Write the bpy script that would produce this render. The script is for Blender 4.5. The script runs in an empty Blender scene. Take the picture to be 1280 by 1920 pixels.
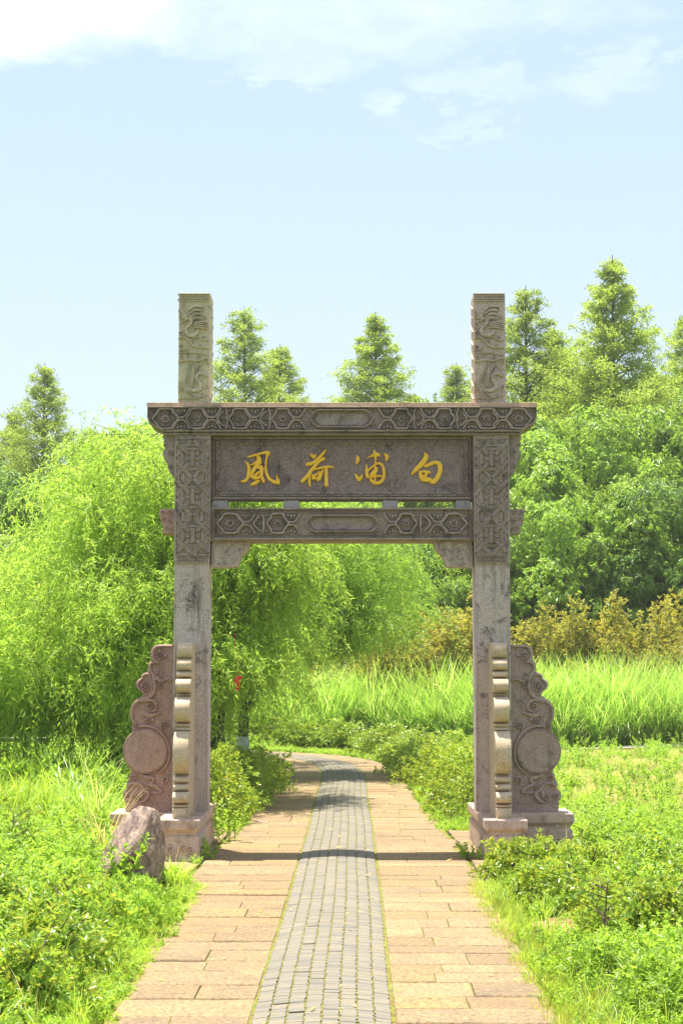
import bpy, bmesh, math, random
import numpy as np
from mathutils import Vector, Matrix
R = math.radians
rng = np.random.default_rng(7)
random.seed(7)
S = bpy.context.scene
C = bpy.context.collection

# ------------------------------------------------------------ camera, sky, sun, exposure
CAM_H = 1.6
PITCH = R(5.71)
cd = bpy.data.cameras.new('camera')
cam = bpy.data.objects.new('camera', cd)
C.objects.link(cam)
cam.location = (0, 0, CAM_H)
cam.rotation_euler = (R(90) + PITCH, 0, 0)
cd.sensor_fit = 'VERTICAL'
cd.sensor_height = 36
cd.lens = 36 * 3000 / 1920
cd.clip_start = 0.1
cd.clip_end = 3000
S.camera = cam

SUN = Vector((-0.11, 0.15, 1.0)).normalized()          # towards the sun
sd = bpy.data.lights.new('sun', 'SUN')
sun = bpy.data.objects.new('sun', sd)
C.objects.link(sun)
sd.energy = 3.9
sd.angle = R(0.6)
sd.color = (1.0, 0.95, 0.86)
sun.rotation_euler = SUN.to_track_quat('Z', 'Y').to_euler()
sun.location = (-4, 6, 30)

S.view_settings.view_transform = 'Standard'
S.view_settings.look = 'None'
S.view_settings.gamma = 1
S.view_settings.exposure = 1.58
S.render.engine = 'CYCLES'
S.cycles.use_denoising = True
S.cycles.max_bounces = 8
S.cycles.diffuse_bounces = 4
S.cycles.transmission_bounces = 4
S.cycles.glossy_bounces = 2
S.cycles.transparent_max_bounces = 6
S.cycles.sample_clamp_indirect = 8
S.cycles.volume_bounces = 1

W = bpy.data.worlds.new('World')
S.world = W
W.use_nodes = True


class NT:
    """small helper round a node tree"""
    def __init__(s, tree):
        s.t = tree
        s.n = tree.nodes
        s.l = tree.links

    def new(s, typ, ins=None, **kw):
        nd = s.n.new(typ)
        for k, v in kw.items():
            setattr(nd, k, v)
        for k, v in (ins or {}).items():
            sock = nd.inputs[k]
            if isinstance(v, bpy.types.NodeSocket):
                s.l.new(v, sock)
            else:
                sock.default_value = v
        return nd

    def math(s, op, a, b=None, c=None, clamp=False):
        nd = s.n.new('ShaderNodeMath')
        nd.operation = op
        nd.use_clamp = clamp
        for i, v in enumerate((a, b, c)):
            if v is None:
                continue
            if isinstance(v, bpy.types.NodeSocket):
                s.l.new(v, nd.inputs[i])
            else:
                nd.inputs[i].default_value = v
        return nd.outputs[0]

    def mix(s, f, a, b, blend='MIX'):
        nd = s.n.new('ShaderNodeMix')
        nd.data_type = 'RGBA'
        nd.blend_type = blend
        for sock, v in ((nd.inputs[0], f), (nd.inputs[6], a), (nd.inputs[7], b)):
            if isinstance(v, bpy.types.NodeSocket):
                s.l.new(v, sock)
            else:
                if sock.type == 'RGBA' and len(v) == 3:
                    v = (*v, 1)
                sock.default_value = v
        return nd.outputs[2]

    def ramp(s, f, stops, interp='LINEAR'):
        nd = s.n.new('ShaderNodeValToRGB')
        cr = nd.color_ramp
        cr.interpolation = interp
        while len(cr.elements) < len(stops):
            cr.elements.new(0.5)
        for e, (p, c) in zip(cr.elements, stops):
            e.position = p
            if isinstance(c, (int, float)):
                c = (c, c, c)
            e.color = (*c, 1) if len(c) == 3 else c
        s.l.new(f, nd.inputs[0])
        return nd.outputs[0]

    def noise(s, vec, scale, detail=4, rough=.55, dist=0.0, dim='3D'):
        nd = s.n.new('ShaderNodeTexNoise')
        nd.noise_dimensions = dim
        if vec is not None:
            s.l.new(vec, nd.inputs['Vector'])
        nd.inputs['Scale'].default_value = scale
        nd.inputs['Detail'].default_value = detail
        nd.inputs['Roughness'].default_value = rough
        nd.inputs['Distortion'].default_value = dist
        return nd.outputs[0]

    def mapping(s, vec, scale=(1, 1, 1), loc=(0, 0, 0), rot=(0, 0, 0)):
        nd = s.n.new('ShaderNodeMapping')
        s.l.new(vec, nd.inputs[0])
        nd.inputs[1].default_value = loc
        nd.inputs[2].default_value = rot
        nd.inputs[3].default_value = scale
        return nd.outputs[0]


def build_world():
    t = NT(W.node_tree)
    t.n.clear()
    out = t.new('ShaderNodeOutputWorld')
    sky = t.new('ShaderNodeTexSky', sky_type='NISHITA', sun_disc=False)
    sky.sun_elevation = math.asin(SUN.z)
    sky.sun_rotation = math.atan2(SUN.x, SUN.y)
    sky.air_density = 1.0
    sky.dust_density = 1.6
    sky.ozone_density = 1.4
    geo = t.new('ShaderNodeTexCoord')
    d = geo.outputs['Generated']
    sep = t.new('ShaderNodeSeparateXYZ', {0: d})
    x, y, z = sep.outputs
    # milky air: a thin veil of white over the whole sky
    hz = t.new('ShaderNodeMapRange', {0: z, 1: 0.0, 2: .36}).outputs[0]
    veil = t.mix(SKY_VEIL, sky.outputs[0], t.mix(hz, (6.5, 7.15, 8.3), (5.0, 6.35, 8.7)))
    # thin clouds laid on a flat layer high above
    zc = t.math('MAXIMUM', z, 0.04)
    u = t.math('DIVIDE', x, zc)
    v = t.math('DIVIDE', y, zc)
    p = t.new('ShaderNodeCombineXYZ', {0: u, 1: v, 2: 0.0}).outputs[0]
    n1 = t.noise(p, 1.1, 8, .6, .25)
    n2 = t.noise(t.mapping(p, (1.0, .75, 1), (3.1, .4, 0)), 3.4, 8, .65, .3)

    wob = t.math('MULTIPLY', t.math('SUBTRACT', t.noise(t.mapping(d, (1, 1, 2.4)), 11.0, 8, .68), .5), .24)
    xw = t.math('ADD', x, wob)
    zw = t.math('ADD', z, t.math('MULTIPLY', wob, .38))

    def blob(cx, cz, rx, rz):
        a = t.math('DIVIDE', t.math('SUBTRACT', xw, cx), rx)
        b = t.math('DIVIDE', t.math('SUBTRACT', zw, cz), rz)
        r2 = t.math('ADD', t.math('MULTIPLY', a, a), t.math('MULTIPLY', b, b))
        r2 = t.math('ADD', r2, t.math('MULTIPLY', t.math('LESS_THAN', y, 0.0), 9.0))
        return t.math('SMOOTH_MIN', t.math('SUBTRACT', 1.0, r2, clamp=True), .8, .3, clamp=True)
    m = blob(-.22, .400, .15, .045)
    for b in ((-.02, .390, .16, .030, .45), (.085, .352, .06, .013, .27), (.17, .357, .035, .016, .27), (.15, .395, .07, .02, .28), (-.03, .362, .05, .012, .35), (.09, .330, .03, .008, .22)):
        m = t.math('MAXIMUM', m, t.math('MULTIPLY', blob(*b[:4]), b[4]))
    nn = t.math('ADD', t.math('MULTIPLY', n1, .45), t.math('MULTIPLY', n2, .75))
    c1 = t.math('MULTIPLY', m, t.ramp(nn, [(.44, 0), (.80, 1)]))
    # the same thin cloud goes on overhead and behind
    hi = t.new('ShaderNodeMapRange', {0: z, 1: .42, 2: .6}).outputs[0]
    c2 = t.math('MULTIPLY', t.math('MULTIPLY', hi, .5), t.ramp(nn, [(.5, 0), (.8, 1)]))
    cl = t.math('MAXIMUM', t.math('MULTIPLY', c1, 1.25, clamp=True), c2, clamp=True)
    col = t.mix(cl, veil, (9.6, 9.9, 10.1))
    bg = t.new('ShaderNodeBackground', {0: col, 1: SKY_STR})
    t.l.new(bg.outputs[0], out.inputs[0])


SKY_STR = 0.053
SKY_VEIL = 0.66
build_world()


# ------------------------------------------------------------ small maths
def pix(px, py, D):
    """world x, z of photo pixel (px, py) on the upright plane y = D"""
    v = (960 - py) / 3000
    t = D / (math.cos(PITCH) - v * math.sin(PITCH))
    return (px - 640) / 3000 * t, CAM_H + t * (math.sin(PITCH) + v * math.cos(PITCH))


def hash2(x, y):
    return (np.sin(x * 1.7 + 1.3 * np.sin(y * .9)) + np.sin(y * 2.1 + 1.7 * np.sin(x * 1.1 + 2)) + .5 * np.sin(x * 4.3 + y * 3.7)) / 2.5


CL = np.array([(-.10, 4.0), (-.088, 7.5), (-.06, 10.5), (-.03, 14), (-.01, 17), (0, 20.4), (.03, 24), (-.02, 26.6), (-.28, 29.0), (-1.0, 31.0),
               (-2.3, 32.3), (-4.2, 33.0), (-7, 33.4), (-14, 34)])


def smooth_line(P, n=400):
    P = np.asarray(P, float)
    out = []
    for i in range(len(P) - 1):
        p0 = P[max(i - 1, 0)]; p1 = P[i]; p2 = P[i + 1]; p3 = P[min(i + 2, len(P) - 1)]
        for t in np.linspace(0, 1, n // (len(P) - 1), endpoint=False):
            out.append(.5 * ((2 * p1) + (p2 - p0) * t + (2 * p0 - 5 * p1 + 4 * p2 - p3) * t * t + (3 * p1 - p0 - 3 * p2 + p3) * t ** 3))
    out.append(P[-1])
    return np.array(out)


CLS = smooth_line(CL, 520)
CLD = np.concatenate([[0], np.cumsum(np.linalg.norm(np.diff(CLS, axis=0), axis=1))])


def cl_at(s):
    x = np.interp(s, CLD, CLS[:, 0]); y = np.interp(s, CLD, CLS[:, 1])
    x2 = np.interp(s + .15, CLD, CLS[:, 0]); y2 = np.interp(s + .15, CLD, CLS[:, 1])
    x1 = np.interp(s - .15, CLD, CLS[:, 0]); y1 = np.interp(s - .15, CLD, CLS[:, 1])
    a = math.atan2(y2 - y1, x2 - x1) - math.pi / 2
    return x, y, a


def path_dist(x, y):
    """signed lateral distance to the path's middle (vectorised)"""
    x = np.atleast_1d(np.asarray(x, float)); y = np.atleast_1d(np.asarray(y, float))
    sub = CLS[::4]
    out = np.empty(len(x))
    for i in range(0, len(x), 4000):
        dx = x[i:i + 4000, None] - sub[None, :, 0]; dy = y[i:i + 4000, None] - sub[None, :, 1]
        out[i:i + 4000] = np.sqrt((dx * dx + dy * dy).min(1))
    return out


def ground_z(x, y):
    x = np.asarray(x, float); y = np.asarray(y, float)
    d = np.clip((np.abs(x) - 1.3) / 2.5, 0, 1)
    near = np.clip((60 - y) / 20, 0, 1)
    return -0.035 + d * (.05 + .05 * hash2(x * .8, y * .8)) * near


# ------------------------------------------------------------ object helpers
def setp(o, label=None, cat=None, group=None, kind=None):
    if label: o['label'] = label
    if cat: o['category'] = cat
    if group: o['group'] = group
    if kind: o['kind'] = kind
    return o


def empty(name, loc=(0, 0, 0), label=None, cat=None, group=None, rz=0):
    o = bpy.data.objects.new(name, None)
    o.empty_display_size = .1
    C.objects.link(o)
    o.location = loc
    o.rotation_euler = (0, 0, rz)
    return setp(o, label, cat, group)


def link_mesh(name, me, mat=None, parent=None, loc=None):
    o = bpy.data.objects.new(name, me)
    C.objects.link(o)
    if mat is not None and len(me.materials) == 0:
        me.materials.append(mat)
    if parent is not None: o.parent = parent
    if loc is not None: o.location = loc
    return o


def np_mesh(name, V, F, mats=None):
    """V (n,3); F list of arrays of faces with equal vertex counts"""
    me = bpy.data.meshes.new(name)
    V = np.asarray(V, np.float32)
    if not isinstance(F, list): F = [F]
    F = [np.asarray(f, np.int32) for f in F if len(f)]
    me.vertices.add(len(V))
    me.vertices.foreach_set('co', V.ravel())
    nl = sum(f.size for f in F); nf = sum(len(f) for f in F)
    me.loops.add(nl)
    me.loops.foreach_set('vertex_index', np.concatenate([f.ravel() for f in F]))
    me.polygons.add(nf)
    tot = np.concatenate([np.full(len(f), f.shape[1], np.int32) for f in F])
    st = np.concatenate([[0], np.cumsum(tot)[:-1]]).astype(np.int32)
    me.polygons.foreach_set('loop_start', st)
    me.polygons.foreach_set('loop_total', tot)
    me.update(calc_edges=True)
    return me


class MB:
    """collects polygons; build() links one mesh object"""
    def __init__(s):
        s.v = []; s.f = []

    def add(s, vs, fs):
        o = len(s.v)
        s.v.extend([tuple(map(float, p)) for p in vs])
        s.f.extend([tuple(i + o for i in f) for f in fs])

    def box(s, x0, x1, y0, y1, z0, z1):
        s.add([(x0, y0, z0), (x1, y0, z0), (x1, y1, z0), (x0, y1, z0), (x0, y0, z1), (x1, y0, z1), (x1, y1, z1), (x0, y1, z1)],
              [(0, 3, 2, 1), (4, 5, 6, 7), (0, 1, 5, 4), (1, 2, 6, 5), (2, 3, 7, 6), (3, 0, 4, 7)])

    def tube(s, pts, rad, n=7):
        pts = [Vector(p) for p in pts]
        rings = []
        for i, p in enumerate(pts):
            a = pts[max(i - 1, 0)]; b = pts[min(i + 1, len(pts) - 1)]
            d = (b - a).normalized()
            u = d.cross(Vector((0.3, .9, .2)))
            if u.length < 1e-3: u = d.cross(Vector((1, 0, 0)))
            u.normalize(); w = d.cross(u)
            r = rad[i] if hasattr(rad, '__len__') else rad
            rings.append([p + (u * math.cos(2 * math.pi * k / n) + w * math.sin(2 * math.pi * k / n)) * r for k in range(n)])
        o = len(s.v)
        for r in rings: s.v.extend([tuple(q) for q in r])
        for i in range(len(rings) - 1):
            for k in range(n):
                s.f.append((o + i * n + k, o + i * n + (k + 1) % n, o + (i + 1) * n + (k + 1) % n, o + (i + 1) * n + k))
        s.f.append(tuple(o + k for k in range(n))[::-1])
        s.f.append(tuple(o + (len(rings) - 1) * n + k for k in range(n)))

    def mesh(s, name):
        me = bpy.data.meshes.new(name)
        me.from_pydata(s.v, [], s.f)
        me.update()
        return me

    def build(s, name, mat, parent=None, smooth=False, bevel=0, segs=2, fix=True):
        me = s.mesh(name)
        if fix or bevel:
            bm = bmesh.new(); bm.from_mesh(me)
            bmesh.ops.recalc_face_normals(bm, faces=bm.faces)
            if bevel:
                ed = [e for e in bm.edges if len(e.link_faces) == 2 and e.calc_face_angle(0) > R(28)]
                bmesh.ops.bevel(bm, geom=ed, offset=bevel, segments=segs, profile=.6, affect='EDGES', clamp_overlap=True)
            bm.to_mesh(me); bm.free()
        if smooth:
            me.polygons.foreach_set('use_smooth', np.ones(len(me.polygons), bool))
        o = link_mesh(name, me, mat, parent)
        if smooth:
            try:
                me.set_sharp_from_angle(angle=R(45))
            except Exception:
                pass
        return o


# ------------------------------------------------------------ relief carving on an upright plane
class Relief(MB):
    """shapes drawn in photo pixels of the plane y = D, standing out towards the viewer"""
    def __init__(s, D, mirror=False, q=1.0):
        super().__init__()
        s.D = D; s.m = mirror; s.base = 0.004
        s.q = q

    def P(s, px, py, h):
        x, z = pix(px, py, s.D)
        if s.m: x = -x + 2 * AX
        return (x, s.D - h, z)

    def ribbon(s, pts, w, h, closed=False, res=3, sub=True):
        pts = np.array([p[:2] for p in pts], float)
        ws = np.full(len(pts), float(w)) if not hasattr(w, '__len__') else np.array(w, float)
        if sub and len(pts) > 2:
            P3 = np.column_stack([pts, ws])
            if closed:
                P3 = np.vstack([P3[-1], P3, P3[0], P3[1]])
            out = []
            rngi = range(1, len(P3) - 2) if closed else range(len(P3) - 1)
            for i in rngi:
                p0 = P3[max(i - 1, 0)]; p1 = P3[i]; p2 = P3[i + 1]; p3 = P3[min(i + 2, len(P3) - 1)]
                for t in np.linspace(0, 1, res, endpoint=False):
                    out.append(.5 * ((2 * p1) + (p2 - p0) * t + (2 * p0 - 5 * p1 + 4 * p2 - p3) * t * t + (3 * p1 - p0 - 3 * p2 + p3) * t ** 3))
            if not closed: out.append(P3[-1])
            P3 = np.array(out); pts = P3[:, :2]; ws = np.maximum(P3[:, 2], .15)
        n = len(pts)
        prof = [(-.5, -.3), (-.46, .80), (-.24, 1), (.24, 1), (.46, .80), (.5, -.3)]
        o = len(s.v)
        for i in range(n):
            a = pts[(i - 1) % n] if (closed or i) else pts[0]
            b = pts[(i + 1) % n] if (closed or i < n - 1) else pts[-1]
            d = b - a; d = d / (np.linalg.norm(d) + 1e-9)
            nn = np.array([-d[1], d[0]])
            for (q, k) in prof:
                s.v.append(s.P(*(pts[i] + nn * q * ws[i]), h * k))
        m = len(prof)
        for i in range(n if closed else n - 1):
            j = (i + 1) % n
            for k in range(m - 1):
                s.f.append((o + i * m + k, o + i * m + k + 1, o + j * m + k + 1, o + j * m + k))
        if not closed:
            s.f.append(tuple(o + k for k in range(m)))
            s.f.append(tuple(o + (n - 1) * m + k for k in range(m))[::-1])

    def line(s, x0, y0, x1, y1, w, h):
        s.ribbon([(x0, y0), (x1, y1)], w, h, sub=False)

    def dome(s, cx, cy, r, h, n=9, flat=.0):
        o = len(s.v)
        rr = [(1, -.3), (.9, .5), (.6, .88), (.0, 1.0)] if not flat else [(1, -.3), (.97, .7), (flat, 1.0), (0, 1.0)]
        for (q, k) in rr[:-1]:
            for i in range(n):
                a = 2 * math.pi * i / n
                s.v.append(s.P(cx + r * q * math.cos(a), cy + r * q * math.sin(a), h * k))
        s.v.append(s.P(cx, cy, h * rr[-1][1]))
        for j in range(2):
            for i in range(n):
                s.f.append((o + j * n + i, o + j * n + (i + 1) % n, o + (j + 1) * n + (i + 1) % n, o + (j + 1) * n + i))
        for i in range(n):
            s.f.append((o + 2 * n + i, o + 2 * n + (i + 1) % n, o + 3 * n))

    def spiral(s, cx, cy, r, turns, w, h, a0=0, sg=1):
        n = int(10 * turns) + 4
        pts = []; ws = []
        for i in range(n + 1):
            t = i / n
            a = a0 + sg * 2 * math.pi * turns * t
            q = r * (1 - .88 * t)
            pts.append((cx + q * math.cos(a), cy + q * math.sin(a))); ws.append(w * (1 - .45 * t))
        s.ribbon(pts, ws, h, sub=False)
        s.dome(cx, cy, r * .25, h * 1.1, 7)

    def flower(s, cx, cy, r, h, k=6, sx=1.0):
        for i in range(k):
            a = 2 * math.pi * i / k + .3
            s.dome(cx + sx * r * .62 * math.cos(a), cy + r * .55 * math.sin(a), r * .36, h, 8)
        s.dome(cx, cy, r * .25, h * 1.25, 7)
        s.dome(cx - r * 1.05 * sx, cy, r * .25, h * .7, 7)
        s.dome(cx + r * 1.05 * sx, cy, r * .25, h * .7, 7)


AX = pix(641, 900, 14.58)[0]          # the gate's middle


def prism(mb, pts, y0, y1):
    """upright outline (x, z) points extruded from y0 to y1"""
    n = len(pts)
    mb.add([(x, y0, z) for x, z in pts] + [(x, y1, z) for x, z in pts],
           [tuple(range(n)), tuple(range(n, 2 * n))[::-1]] + [(i, (i + 1) % n, n + (i + 1) % n, n + i) for i in range(n)])


# ------------------------------------------------------------ materials
def new_mat(name):
    m = bpy.data.materials.new(name)
    m.use_nodes = True
    t = NT(m.node_tree)
    t.n.clear()
    out = t.new('ShaderNodeOutputMaterial')
    return m, t, out


STONE = 1.9


def stone_mat(name, c1, c2, c3, stain=(.06, .05, .045), stain_amt=.35, fleck=90, warm=None, bump=.5, streak=True):
    """granite: fine flecks over a patchy ground with dark run-off streaks"""
    m, t, out = new_mat(name)
    c1, c2, c3 = [tuple(min(.62, v * STONE * w) for v, w in zip(c, (1.10, 1.03, .99))) for c in (c1, c2, c3)]
    if warm: warm = tuple(v * STONE for v in warm)
    pos = t.new('ShaderNodeNewGeometry').outputs['Position']
    big = t.noise(pos, 1.7, 5, .6, .4)
    mid = t.noise(t.mapping(pos, loc=(4, 2, 7)), 9, 6, .65)
    fine = t.noise(pos, fleck, 3, .7)
    fine2 = t.noise(t.mapping(pos, loc=(9, 1, 3)), fleck * 2.1, 2, .6)
    col = t.mix(t.ramp(big, [(.36, 0), (.62, 1)]), c1, c2)
    col = t.mix(t.ramp(mid, [(.42, 0), (.68, .75)]), col, c3)
    col = t.mix(t.ramp(fine, [(.45, 0), (.62, .75)]), col, tuple(min(.7, c * 1.4) for c in c2))
    col = t.mix(t.ramp(fine2, [(.50, 0), (.64, .8)]), col, tuple(c * .38 for c in c1))
    if warm:
        col = t.mix(t.ramp(t.noise(t.mapping(pos, (1, 1, .8), (2, 8, 1)), 3.2, 5, .6), [(.5, 0), (.7, .7)]), col, warm)
    if streak:
        sv = t.noise(t.mapping(pos, (14, 14, 1.1)), 1.0, 6, .7, .2)
        sm = t.noise(t.mapping(pos, loc=(1, 5, 2)), 1.1, 3, .5)
        f = t.math('MULTIPLY', t.ramp(sv, [(.5, 0), (.66, 1)]), t.ramp(sm, [(.42, 0), (.66, stain_amt)]))
        col = t.mix(f, col, stain)
        # blotches of dark lichen
        bl = t.noise(t.mapping(pos, loc=(7, 7, 1)), 5.5, 8, .75, .6)
        col = t.mix(t.ramp(bl, [(.53, 0), (.66, min(.95, stain_amt * 1.3))]), col, stain)
    hgt = t.math('ADD', t.math('MULTIPLY', mid, .7), t.math('ADD', t.math('MULTIPLY', fine, .35), t.math('MULTIPLY', fine2, .15)))
    bp = t.new('ShaderNodeBump', {'Strength': bump, 'Distance': .012, 'Height': hgt})
    b = t.new('ShaderNodeBsdfPrincipled', {'Base Color': col, 'Roughness': .88, 'Normal': bp.outputs[0]})
    b.inputs['Specular IOR Level'].default_value = .25
    t.l.new(b.outputs[0], out.inputs[0])
    return m


def leaf_mat(name, cols, trans=(.35, .55, .05), tw=.38, spec=.35, vary=.25, rough=.45, back=None, tint_patch=None):
    """cols: dark, mid, light, odd colours of single leaves"""
    cols = [(c[0] * 1.58, c[1] * 1.25, c[2] * 1.3) for c in cols]
    trans = (trans[0] * 1.32, trans[1] * 1.05, trans[2] * 1.3)
    tw = tw + .08
    m, t, out = new_mat(name)
    geo = t.new('ShaderNodeNewGeometry')
    r = geo.outputs['Random Per Island']
    oi = t.new('ShaderNodeObjectInfo').outputs['Random']
    rr = t.math('FRACT', t.math('ADD', r, t.math('MULTIPLY', oi, 3.7)))
    n = len(cols)
    col = t.ramp(rr, [(i / (n - 1) if n > 1 else 0, c) for i, c in enumerate(cols)])
    pn = t.noise(geo.outputs['Position'], 1.3, 4, .6)
    br = t.new('ShaderNodeMapRange', {0: pn, 1: .3, 2: .7, 3: 1 - vary, 4: 1 + vary}).outputs[0]
    br = t.math('MULTIPLY', br, t.new('ShaderNodeMapRange', {0: oi, 3: 1 - vary * .5, 4: 1 + vary * .5}).outputs[0])
    hs = t.new('ShaderNodeHueSaturation', {'Value': br, 'Color': col}).outputs[0]
    if tint_patch:  # second leaf colour of the bush (yellow-orange growth), mixed in by noise
        hs = t.mix(t.ramp(t.noise(t.mapping(geo.outputs['Position'], loc=(5, 3, 8)), 1.9, 4, .6), [(.46, 0), (.64, tint_patch[1])]), hs, tint_patch[0])
    b = t.new('ShaderNodeBsdfPrincipled', {'Base Color': hs, 'Roughness': rough})
    b.inputs['Specular IOR Level'].default_value = spec
    tc = t.mix(1.0, t.new('ShaderNodeHueSaturation', {'Value': 1.9, 'Color': hs}).outputs[0], (*trans, 1), 'MIX')
    tc = t.mix(.5, t.new('ShaderNodeHueSaturation', {'Value': 1.8, 'Color': hs}).outputs[0], trans)
    tr = t.new('ShaderNodeBsdfTranslucent', {0: tc})
    mx = t.new('ShaderNodeMixShader', {0: tw, 1: b.outputs[0], 2: tr.outputs[0]})
    t.l.new(mx.outputs[0], out.inputs[0])
    return m


def bark_mat(name, c1, c2, scale=18, white_to=None):
    m, t, out = new_mat(name)
    pos = t.new('ShaderNodeNewGeometry').outputs['Position']
    n = t.noise(t.mapping(pos, (1, 1, .22)), scale, 6, .7, .3)
    col = t.mix(t.ramp(n, [(.38, 0), (.62, 1)]), c1, c2)
    bp = t.new('ShaderNodeBump', {'Strength': .9, 'Distance': .03, 'Height': n})
    b = t.new('ShaderNodeBsdfPrincipled', {'Base Color': col, 'Roughness': .9, 'Normal': bp.outputs[0]})
    t.l.new(b.outputs[0], out.inputs[0])
    return m


M = {}
M['post'] = stone_mat('pink_granite', (.235, .178, .158), (.30, .25, .225), (.20, .155, .145), stain_amt=.8, warm=(.30, .24, .19))
M['post_carved'] = stone_mat('weathered_carved_granite', (.20, .160, .140), (.255, .215, .185), (.17, .128, .115), stain_amt=.5)
M['beam'] = stone_mat('grey_brown_stone', (.150, .118, .102), (.195, .162, .138), (.125, .095, .085), stain_amt=.5)
M['top_left'] = stone_mat('tan_sandstone', (.30, .235, .15), (.34, .28, .18), (.26, .21, .15), stain_amt=.35, bump=.6)
M['top_right'] = stone_mat('rosy_sandstone', (.24, .18, .145), (.275, .225, .18), (.21, .155, .135), stain_amt=.45, bump=.6)
M['cap_edge'] = stone_mat('orange_stone_edge', (.33, .20, .12), (.30, .21, .15), (.26, .16, .1), stain_amt=.3)
M['plaque'] = stone_mat('dark_slate_plaque', (.095, .066, .064), (.135, .108, .10), (.080, .055, .054), stain=(.04, .03, .03), stain_amt=.6, fleck=70)
M['wing_l'] = stone_mat('red_granite', (.215, .125, .105), (.25, .165, .14), (.18, .105, .09), stain_amt=.3, fleck=110)
M['wing_r'] = stone_mat('grey_red_granite', (.185, .128, .112), (.225, .18, .155), (.15, .105, .095), stain_amt=.45, fleck=110)
M['drum'] = stone_mat('cream_granite', (.27, .205, .138), (.29, .23, .165), (.27, .19, .11), stain=(.22, .16, .05), stain_amt=.45, fleck=110)
M['plinth'] = stone_mat('pedestal_granite', (.26, .175, .145), (.31, .235, .195), (.22, .145, .12), stain=(.16, .08, .04), stain_amt=.5, fleck=100, warm=(.33, .21, .13))
M['spacer'] = stone_mat('grey_slate_block', (.17, .155, .15), (.20, .185, .175), (.14, .125, .12), stain_amt=.3)


def gold_mat():
    m, t, out = new_mat('gold_paint')
    pos = t.new('ShaderNodeNewGeometry').outputs['Position']
    n = t.noise(pos, 40, 4, .6)
    col = t.mix(t.ramp(n, [(.4, 0), (.65, 1)]), (.90, .52, .015), (.80, .42, .01))
    bp = t.new('ShaderNodeBump', {'Strength': .25, 'Distance': .004, 'Height': n})
    b = t.new('ShaderNodeBsdfPrincipled', {'Base Color': col, 'Roughness': .45, 'Metallic': 0.0, 'Normal': bp.outputs[0]})
    t.l.new(b.outputs[0], out.inputs[0])
    return m


M['gold'] = gold_mat()


def slab_mat():
    m, t, out = new_mat('sandstone_slab')
    pos = t.new('ShaderNodeNewGeometry').outputs['Position']
    rnd = t.new('ShaderNodeObjectInfo').outputs['Random']
    off = t.new('ShaderNodeVectorMath', {0: pos}, operation='ADD')
    cmb = t.new('ShaderNodeCombineXYZ', {0: t.math('MULTIPLY', rnd, 31.0), 1: t.math('MULTIPLY', rnd, 17.0), 2: 0.0})
    t.l.new(cmb.outputs[0], off.inputs[1])
    p = off.outputs[0]
    base = t.ramp(rnd, [(0, (.42, .30, .135)), (.16, (.33, .235, .12)), (.3, (.44, .315, .14)), (.44, (.265, .19, .10)), (.58, (.40, .27, .095)), (.72, (.35, .225, .095)), (.86, (.29, .20, .092)), (1, (.41, .30, .135))])
    n1 = t.noise(p, 3.5, 6, .65, .5)
    n2 = t.noise(p, 42, 6, .8)
    n3 = t.noise(t.mapping(p, (1, 3.5, 1)), 9, 7, .7, .4)
    col = t.mix(t.ramp(n1, [(.35, 0), (.68, .55)]), base, (.21, .14, .09))
    col = t.mix(t.ramp(n3, [(.48, 0), (.7, .5)]), col, (.38, .28, .175))
    col = t.mix(t.ramp(n2, [(.44, 0), (.58, .75)]), col, (.13, .088, .055))
    n4 = t.noise(t.mapping(pos, loc=(3, 9, 0)), 2.3, 8, .72, .8)
    col = t.mix(t.ramp(n4, [(.54, 0), (.66, .6)]), col, (.16, .115, .075))
    n5 = t.noise(t.mapping(pos, loc=(8, 1, 0)), 7.0, 8, .78, .5)
    col = t.mix(t.ramp(n5, [(.60, 0), (.68, .7)]), col, (.22, .23, .05))
    bp = t.new('ShaderNodeBump', {'Strength': .9, 'Distance': .012, 'Height': t.math('ADD', t.math('MULTIPLY', n3, .8), t.math('MULTIPLY', n2, .5))})
    b = t.new('ShaderNodeBsdfPrincipled', {'Base Color': col, 'Roughness': .85, 'Normal': bp.outputs[0]})
    b.inputs['Specular IOR Level'].default_value = .3
    t.l.new(b.outputs[0], out.inputs[0])
    return m


def brick_mat():
    m, t, out = new_mat('grey_edge_brick')
    geo = t.new('ShaderNodeNewGeometry')
    pos = geo.outputs['Position']
    oi = t.new('ShaderNodeObjectInfo').outputs['Random']
    r = t.math('FRACT', t.math('ADD', geo.outputs['Random Per Island'], t.math('MULTIPLY', oi, 5.3)))
    base = t.ramp(r, [(0, (.165, .146, .105)), (.25, (.205, .176, .12)), (.5, (.135, .125, .10)), (.75, (.235, .19, .12)), (1, (.18, .158, .112))])
    n = t.noise(pos, 45, 5, .7)
    n2 = t.noise(pos, 2.2, 4, .6)
    col = t.mix(t.ramp(n, [(.4, 0), (.66, .6)]), base, (.14, .13, .11))
    col = t.mix(t.ramp(n2, [(.45, 0), (.7, .35)]), col, (.24, .20, .14))
    bp = t.new('ShaderNodeBump', {'Strength': .6, 'Distance': .006, 'Height': n})
    b = t.new('ShaderNodeBsdfPrincipled', {'Base Color': col, 'Roughness': .85, 'Normal': bp.outputs[0]})
    t.l.new(b.outputs[0], out.inputs[0])
    return m


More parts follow.
